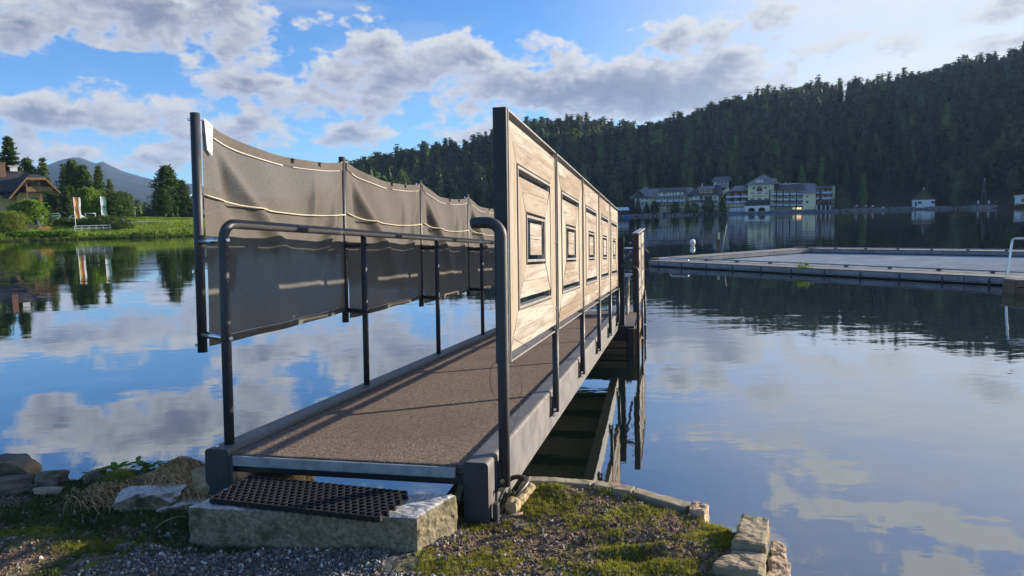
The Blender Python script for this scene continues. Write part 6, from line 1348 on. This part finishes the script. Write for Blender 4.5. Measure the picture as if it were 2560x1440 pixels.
x_, y_ = polar(35.55, 352); gz = float(land_z(x_, y_)); T = thing('lakeside_house', 'pale blue and white house with a sloping shed roof cut by the right edge', 'house', (x_, y_, gz), radians(-35))
mb = MB(); mb.box(-1.3, 6, 0, 7, -1, 3.6); mb.build('wall', m_white, T); mb = MB(); mb.box(-1.25, 6, -.06, 0, -1, .6); mb.build('plinth', m_balc, T); mb = MB(); slab(mb, (-1.7, -.8, 3.5), (6.4, -.8, 3.9), (6.4, 8, 4.4), (-1.7, 8, 4.0), .2); mb.build('roof', m_balw, T)
mb = MB(); slab(mb, (-5.4, -.5, 1.7), (-1.3, -.5, 3.1), (-1.3, 6, 3.1), (-5.4, 6, 1.7), .15); mb.build('shed_roof', m_roofdk, T); mb = MB(); mb.box(-5.0, -1.32, 1, 6, -.5, 1.7); mb.build('shed', m_dkwood, T)
window(MB, T, .9, 2.7, -.01, 1.2, 2.6, fm=m_dkwood)
# individual trees in front of the hotel
for (px, top_, yy, k, lb) in ((1600, 497, 2, 2, 'slim conifer in front of the left corner of the hotel'), (1622, 504, 2, 3, 'small conifer before the peaked gable of the left wing'), (1643, 500, 0, 0, 'dark round tree before the balconies of the left wing, left one'), (1695, 503, 0, 1, 'dark round tree before the balconies of the left wing, right one'), (1725, 500, 1, 4, 'green tree at the right corner of the left wing'), (1745, 507, -3, 5, 'small light tree left of the terrace arches'), (1780, 490, -5, 1, 'tall dark tree hiding the right part of the chalet block'), (1813, 493, -6, 2, 'tall conifer between the chalet block and the balcony wing'), (2108, 464, 0, 3, 'tall green conifer closing the right end of the hotel'), (2122, 478, 2, 4, 'shorter green conifer right of the tall one at the hotel end')):
    hgt = hz(top_, px)-1; p = Mh @ Vector((hx(px), yy, .8)); o = link(FAR[k], 'hotel_tree'); o.location = p; hh = (16, 14, 17, 17, 17, 14)[k]; s = hgt/(hh*1.0); o.scale = (s*2.0, s*2.0, s); o.rotation_euler = (0, 0, px); tag(o, lb, 'tree', 'trees along the hotel shore')
x_, y_ = polar(32.2, 385); o = link(FAR[0], 'shore_conifer'); o.location = (x_, y_, .6); o.scale = (1.3, 1.3, 1.15); tag(o, 'broad dark conifer at the water between the white house and the mast', 'tree', 'trees along the hotel shore')
x_, y_ = polar(34.3, 430); o = link(FAR[4], 'shore_larch'); o.location = (x_, y_, 3.6); o.scale = (1.5, 1.5, 1.75); tag(o, 'tall light green larch above the mast near the right edge', 'tree', 'trees along the hotel shore')
# ================================================================== NEAR BANK: gravel, grass, weeds, dried grass
m_peb, M, b = new_mat('grey_pebbles'); oi = M.node('ShaderNodeObjectInfo')
r1 = oi.outputs['Random']; r2 = M.m('FRACT', M.m('MULTIPLY', r1, 17.3)); c_ = M.mix(r1, (.06, .06, .06), (.21, .208, .2)); c_ = M.mix(M.rng(r2, .86, .9), c_, (.52, .5, .46)); c_ = M.mix(M.rng(M.m('FRACT', M.m('MULTIPLY', r1, 5.9)), .8, .85), c_, (.2, .13, .08))
M.l.new(c_, b.inputs['Base Color']); b.inputs['Roughness'].default_value = .8
m_clod, M, b = new_mat('soil_clods'); oi = M.node('ShaderNodeObjectInfo'); r1 = oi.outputs['Random']
c_ = M.mix(r1, (.07, .048, .032), (.27, .2, .135)); c_ = M.mix(M.rng(M.m('FRACT', M.m('MULTIPLY', r1, 13.7)), .9, .93), c_, (.42, .38, .33)); M.l.new(c_, b.inputs['Base Color']); b.inputs['Roughness'].default_value = .95; b.inputs['Specular IOR Level'].default_value = .1
def pebble(seed, mat, flat=.6):
    bm = bmesh.new(); bmesh.ops.create_icosphere(bm, subdivisions=1, radius=1)
    for v in bm.verts: v.co *= 1+mnoise.noise(v.co*1.3+Vector((seed*5, 0, 0)))*.7; v.co.z *= flat
    me = bpy.data.meshes.new('pebble'); bm.to_mesh(me); bm.free(); me.materials.append(mat); return me
PB = [pebble(i, m_peb) for i in range(5)]; CL = [pebble(i+9, m_clod, .8) for i in range(4)]
def zat(x, y):
    d = sdf(x, y, BANK); z = bank_h(x, y, d); L = fbm(x, y, 9., 5, 1.)*.010+np.abs(fbm(x, y, 42., 3, 2.))*.0075
    return z+L*np.where(d > 0, 1, .5), d
STEP = np.array([(-1.31,2.68),(-.37,2.51),(-.235,2.74),(-1.2,2.92)])
def field(n, x0, x1, y0, y1, seed):
    r_ = np.random.default_rng(seed); x = r_.uniform(x0, x1, n); y = r_.uniform(y0, y1, n); z, d = zat(x, y); ok = (d > .01) & (sdf(x, y, STEP) < 0); return r_, x[ok], y[ok], z[ok], d[ok]
def inpath(x, y, wob): return (y+wob < 2.66) & (x+wob > -1.6) & (x+wob < -.36)
# gravel path
r_, x, y, z, d = field(42000, -2.3, .15, 2.05, 2.85, 3); wob = fbm(x, y, 3., 3, 6.)*.22; ok = inpath(x, y, wob) & (r_.random(len(x)) < .95); x, y, z = x[ok], y[ok], z[ok]; n = len(x); s = r_.gamma(2.2, .0013, n)+.0019
s = np.clip(s, .002, .010); scatter('path_gravel', np.stack([x, y, z+s*.25], 1), r_.uniform(0, 6.3, (n, 3))*[.3, .3, 1], np.stack([s*1.2, s, s*.9], 1), r_.integers(0, 5, n), PB)
# loose pebbles elsewhere
r_, x, y, z, d = field(4200, -3, 1.0, 2.05, 3.6, 4); n = len(x); s = np.clip(r_.gamma(1.6, .0022, n)+.0018, .0018, .013)*np.where(x > -.25, .8, 1); scatter('loose_pebbles', np.stack([x, y, z+s*.2], 1), r_.uniform(0, 6.3, (n, 3))*[.3, .3, 1], np.stack([s*1.3, s, s*.8], 1), r_.integers(0, 5, n), PB)
# crumbly soil
r_, x, y, z, d = field(52000, -3, 1.0, 2.05, 3.5, 5); ok = ~inpath(x, y, 0); x, y, z = x[ok], y[ok], z[ok]; n = len(x); s = np.clip(r_.gamma(1.7, .0012, n)+.0014, .0015, .010)*np.where(x > -.3, 1.0, .8); scatter('soil_crumbs', np.stack([x, y, z+s*.15], 1), r_.uniform(0, 6.3, (n, 3)), np.stack([s*1.1, s, s], 1), r_.integers(0, 4, n), CL)
m_moss = leafmat('moss_grass', (.16, .17, .03), (.29, .31, .045), (.36, .35, .07), 8, .35, .2, world=True)
m_mossd = leafmat('dark_moss_grass', (.06, .085, .03), (.1, .135, .045), (.14, .18, .06), 8, .3, .2, world=True)
GT = [tuft(8, .010, .008, 11, m_moss, .5, .0012), tuft(7, .014, .008, 12, m_moss, .5, .0011), tuft(8, .008, .010, 13, m_moss, .8, .0015)]; GD = [tuft(9, .012, .010, 14, m_mossd, .7, .0014), tuft(8, .018, .010, 15, m_mossd, .6, .0012)]
r_, x, y, z, d = field(60000, -.42, 1.0, 2.05, 3.3, 6); k = fbm(x, y, 3.6, 4, 7.)+.35*fbm(x, y, 15., 3, 8.); ok = (k+r_.normal(0, .26, len(x)) > .2) & ~inpath(x, y, .0); x, y, z = x[ok], y[ok], z[ok]; n = len(x); s = r_.uniform(.6, 1.35, n)
scatter('moss_and_short_grass', np.stack([x, y, z-.001], 1), np.stack([z*0, z*0, r_.uniform(0, 6, n)], 1), np.stack([s, s, s], 1), r_.integers(0, 3, n), GT)
r_, x, y, z, d = field(60000, -3.1, -.95, 2.05, 3.5, 7); k = fbm(x, y, 2.2, 4, 3.)+.4*fbm(x, y, 9., 3, 2.); ok = (k+r_.normal(0, .22, len(x)) > -.0) & ~inpath(x, y, .05); x, y, z = x[ok], y[ok], z[ok]; n = len(x); s = r_.uniform(.6, 1.3, n)
scatter('dark_short_grass', np.stack([x, y, z-.001], 1), np.stack([z*0, z*0, r_.uniform(0, 6, n)], 1), np.stack([s, s, s], 1), r_.integers(0, 2, n), GD)
# brighter green patches on the left
r_ = np.random.default_rng(17); P = []
for (cx_, cy_, rx_, ry_, n) in ((-1.62, 2.66, .2, .06, 1500), (-2.25, 2.62, .16, .05, 900), (-2.0, 2.8, .25, .05, 500), (-1.64, 3.0, .06, .03, 260)):
    P.append(np.stack([r_.normal(cx_, rx_*.5, n), r_.normal(cy_, ry_*.5, n)], 1))
P = np.concatenate(P); z, d = zat(P[:, 0], P[:, 1]); n = len(P); s = r_.uniform(.7, 1.2, n); scatter('bright_grass_patches', np.stack([P[:, 0], P[:, 1], z-.001], 1), np.stack([z*0, z*0, r_.uniform(0, 6, n)], 1), np.stack([s, s, s], 1), r_.integers(0, 3, n), GT)
# dried grass thatch on the mound
m_straw = pmat('dried_grass_straw', (.26, .15, .06), (.55, .37, .18), 40, .9, 0, hue=0)
mb = MB(); rr = random.Random(12)
def mound(x, y): return float(.80+.125*math.exp(-((x+1.56)/.15)**2-((y-3.2)/.12)**2)+.03*math.exp(-((x+1.9)/.2)**2-((y-3.2)/.12)**2))
for i in range(4200):
    u = rr.gauss(0, 1)*.5; x = -1.56+u*.20; y = 3.20+rr.gauss(0, .05)
    if i % 7 == 0: x = -1.84+rr.gauss(0, .09); y = 3.13+rr.gauss(0, .05)
    L = rr.uniform(.05, .13); a = rr.gauss(-1.35, .75); w = rr.uniform(.0009, .002); pts = []; h0 = rr.uniform(.004, .035)
    for k in range(4):
        t = k/3; px = x+cos(a)*L*t; py = y+sin(a)*L*t*.8; pts.append(Vector((px, py, max(mound(px, py), .80)+h0*(1-t*t)+.02*sin(t*3)*rr.random()+.008)))
    n_ = Vector((-sin(a), cos(a), 0))*w; vs = []
    for k, p in enumerate(pts): ww = 1-.6*k/3; vs += [p-n_*ww, p+n_*ww+Vector((0, 0, w))]
    mb.add(vs, [(2*k, 2*k+1, 2*k+3, 2*k+2) for k in range(3)])
o = mb.build('dried_grass', m_straw, kind='stuff', origin=(-1.7, 3.2, .8)); o['label'] = 'brown dried grass thatch draped over the grey rock on the left bank'
# leafy weeds
m_weed = leafmat('weed_leaves', (.08, .17, .02), (.15, .27, .035), (.22, .33, .05), 12, .4, .1)
def leaf(mb, base, dirv, L, W, curl=.4, n=5):
    d = Vector(dirv).normalized(); side = d.cross(Vector((0, 0, 1))).normalized(); vs = []
    for k in range(n+1):
        t = k/n; c = Vector(base)+d*L*t-Vector((0, 0, 1))*curl*L*t*t; w = W*sin(pi*min(1, t*.97+.03))**.7*(1-.25*t)*.5
        vs += [c-side*w, c+Vector((0, 0, -.15*w)), c+side*w]
    mb.add(vs, [(3*k+j, 3*k+j+1, 3*k+j+4, 3*k+j+3) for k in range(n) for j in range(2)], 0, True)
def weed(x, y, label, nleaf, L, h, seed, stem=0, cat='plant', grp=None, umb=False):
    rr = random.Random(seed); z = float(zat(np.array([x]), np.array([y]))[0][0]); T = thing('leafy_weed', label, cat, (x, y, z), 0, grp)
    if umb or stem:
        mb = MB(); mb.tube([(0, 0, -.01), (.004, 0, h*.6), (0, .002, h)], [.0022, .0018, .001], 6); mb.build('stem', m_weed, T)
    for i in range(nleaf):
        a = 6.283*i/nleaf+rr.uniform(-.3, .3); mb = MB(); el_ = rr.uniform(.1, .9) if not umb else .12
        leaf(mb, (0, 0, h if umb else h*rr.uniform(.05, .5)), (cos(a), sin(a), el_), L*rr.uniform(.7, 1.1), L*rr.uniform(.32, .48), .35); mb.build('leaf', m_weed, T)
    return T
weed(-2.245, 3.33, 'small plant with a flat leaf rosette on a bare stem among the left rocks', 6, .042, .072, 1, umb=True)
for i, (x, y, n, L, h) in enumerate(((-2.06, 3.37, 11, .085, .05), (-1.96, 3.36, 12, .1, .055), (-1.86, 3.38, 9, .075, .1), (-1.80, 3.36, 12, .09, .06), (-1.72, 3.36, 12, .09, .055), (-1.64, 3.34, 9, .07, .045))):
    weed(x, y, ('low broad-leaved weed at the left end of the green clump', 'dense dark broad-leaved weed in the green clump', 'weed with upright pale leaves, topmost of the green clump', 'broad-leaved weed right of the topmost one', 'bright broad-leaved weed above the dried grass', 'small weed at the right end above the dried grass')[i], n, L, h, 5+i, grp='green weeds behind the dried grass')
def stalks(name, x, y, n, h, spread, label, cat, seed, mat=m_mossd, w=.0011, z=None):
    rr = random.Random(seed); mb = MB(); zz = float(zat(np.array([x]), np.array([y]))[0][0]) if z is None else z
    for i in range(n):
        a = rr.uniform(0, 6.28); hh = h*rr.uniform(.5, 1.1); l = spread*rr.uniform(.2, 1); bx, by = rr.gauss(0, spread*.2), rr.gauss(0, spread*.12); vs = []
        s_ = Vector((-sin(a), cos(a), 0))*w
        for k in range(5):
            t = k/4; p = Vector((bx+cos(a)*l*t*t, by+sin(a)*l*t*t, hh*t-.25*l*t*t*t)); vs += [p-s_*(1-t*.8), p+s_*(1-t*.8)]
        mb.add(vs, [(2*k, 2*k+1, 2*k+3, 2*k+2) for k in range(4)])
    o = mb.build(name, mat); o.location = (x, y, zz); return tag(o, label, cat)
stalks('grass_tuft', -2.12, 3.42, 26, .12, .09, 'wispy tall grass stalks at the water edge between the rocks and the green weeds', 'grass tuft', 1)
stalks('grass_tuft', -1.90, 3.30, 260, .07, .16, 'green grass tuft at the foot of the left weeds', 'grass tuft', 2, m_moss)
stalks('grass_tuft', -1.60, 3.40, 30, .13, .05, 'thin flowering grass stalks above the right end of the green weeds', 'grass tuft', 3)
stalks('grass_tuft', -1.12, 3.34, 12, .09, .07, 'few green blades growing behind the step under the bridge deck', 'grass tuft', 4, m_moss, .002)
stalks('grass_tuft', -1.46, 3.3, 8, .09, .05, 'two thin green blades left of the left beam end', 'grass tuft', 9, m_moss, .002)
stalks('grass_tuft', .40, 3.07, 60, .055, .07, 'bright green grass tuft in front of the short kerb slab', 'grass tuft', 5, m_moss, .0022)
stalks('grass_tuft', .49, 3.0, 40, .04, .06, 'low grass tuft right of the bright tuft by the kerb slabs', 'grass tuft', 6, m_moss, .002)
weed(.80, 2.775, 'tiny clover-like plant on a bare stem at the soil edge, left one', 6, .014, .035, 31, umb=True); weed(.835, 2.74, 'tiny clover-like plant at the soil edge, right one', 6, .012, .028, 32, umb=True)
for i, (x, y) in enumerate(((.84, 2.70), (.87, 2.665), (.885, 2.64))): weed(x, y, ('small bright leafy clump at the soil edge, farthest', 'small bright leafy clump at the soil edge, middle', 'small bright leafy clump beside the upright block')[i], 9, .028, .02, 40+i, grp='leafy clumps at the soil edge')
weed(.18, 2.955, 'small round-leaved seedling in the soil behind the kerb', 5, .012, .01, 60)
mb = MB(); leaf(mb, (0, 0, .008), (1, -.2, .3), .055, .03, .6); o = mb.build('dead_leaf', pmat('dead_leaf', (.14, .05, .03), (.22, .09, .05), 30, .8)); o.location = (.42, 3.10, .835); tag(o, 'dark red dead leaf lying on the kerb slab behind the grass tuft', 'leaf')
mb = MB(); mb.tube(wirepath([(-1.49,2.79,.812),(-1.47,2.83,.825),(-1.43,2.87,.828),(-1.40,2.885,.818)], 6), .0013, 5); o = mb.build('straw_stalk', m_straw, origin=(-1.45, 2.84, .82)); tag(o, 'single pale dry stalk arching over the dark soil left of the step', 'stalk')
# waterweed tuft on the near dock
gp = A_+dv*6.4+nv*.02; mb = MB(); rr = random.Random(2)
for i in range(90):
    a = rr.uniform(0, 6.28); p = Vector((rr.gauss(0, .12), rr.gauss(0, .05), 0)); s_ = Vector((cos(a), sin(a), 0))*.008; mb.add([p-s_, p+s_, p+s_*.5+Vector((rr.gauss(0, .06), rr.gauss(0, .06), rr.uniform(.1, .3)))], [(0, 1, 2)])
o = mb.build('dock_grass', m_weed); o.location = gp+Vector((0, 0, .18)); tag(o, 'green grass tuft growing out of the near dock face', 'grass tuft')
# two lift buildings on the ridge
for (a, e_, w_, lb) in ((11.6, 6.7, 7, 'small pale lift station on the wooded ridge, left one'), (14.5, 7.6, 16, 'long low lodge on the wooded ridge, right of the small lift station')):
    r_, zz = ridge(a); x_, y_ = polar(a, float(r_)-2); z_ = float(land_z(x_, y_)); T = thing('ridge_building', lb, 'building', (x_, y_, z_+8), radians(-a)); mb = MB(); mb.box(-w_/2, w_/2, 0, 6, -9, 3.0); mb.build('wall', m_white if w_ < 10 else m_dkwood, T); mb = MB(); slab(mb, (-w_/2-1, -1, 3), (w_/2+1, -1, 3.6), (w_/2+1, 7, 4), (-w_/2-1, 7, 3.4), .3); mb.build('roof', m_roofgr, T)
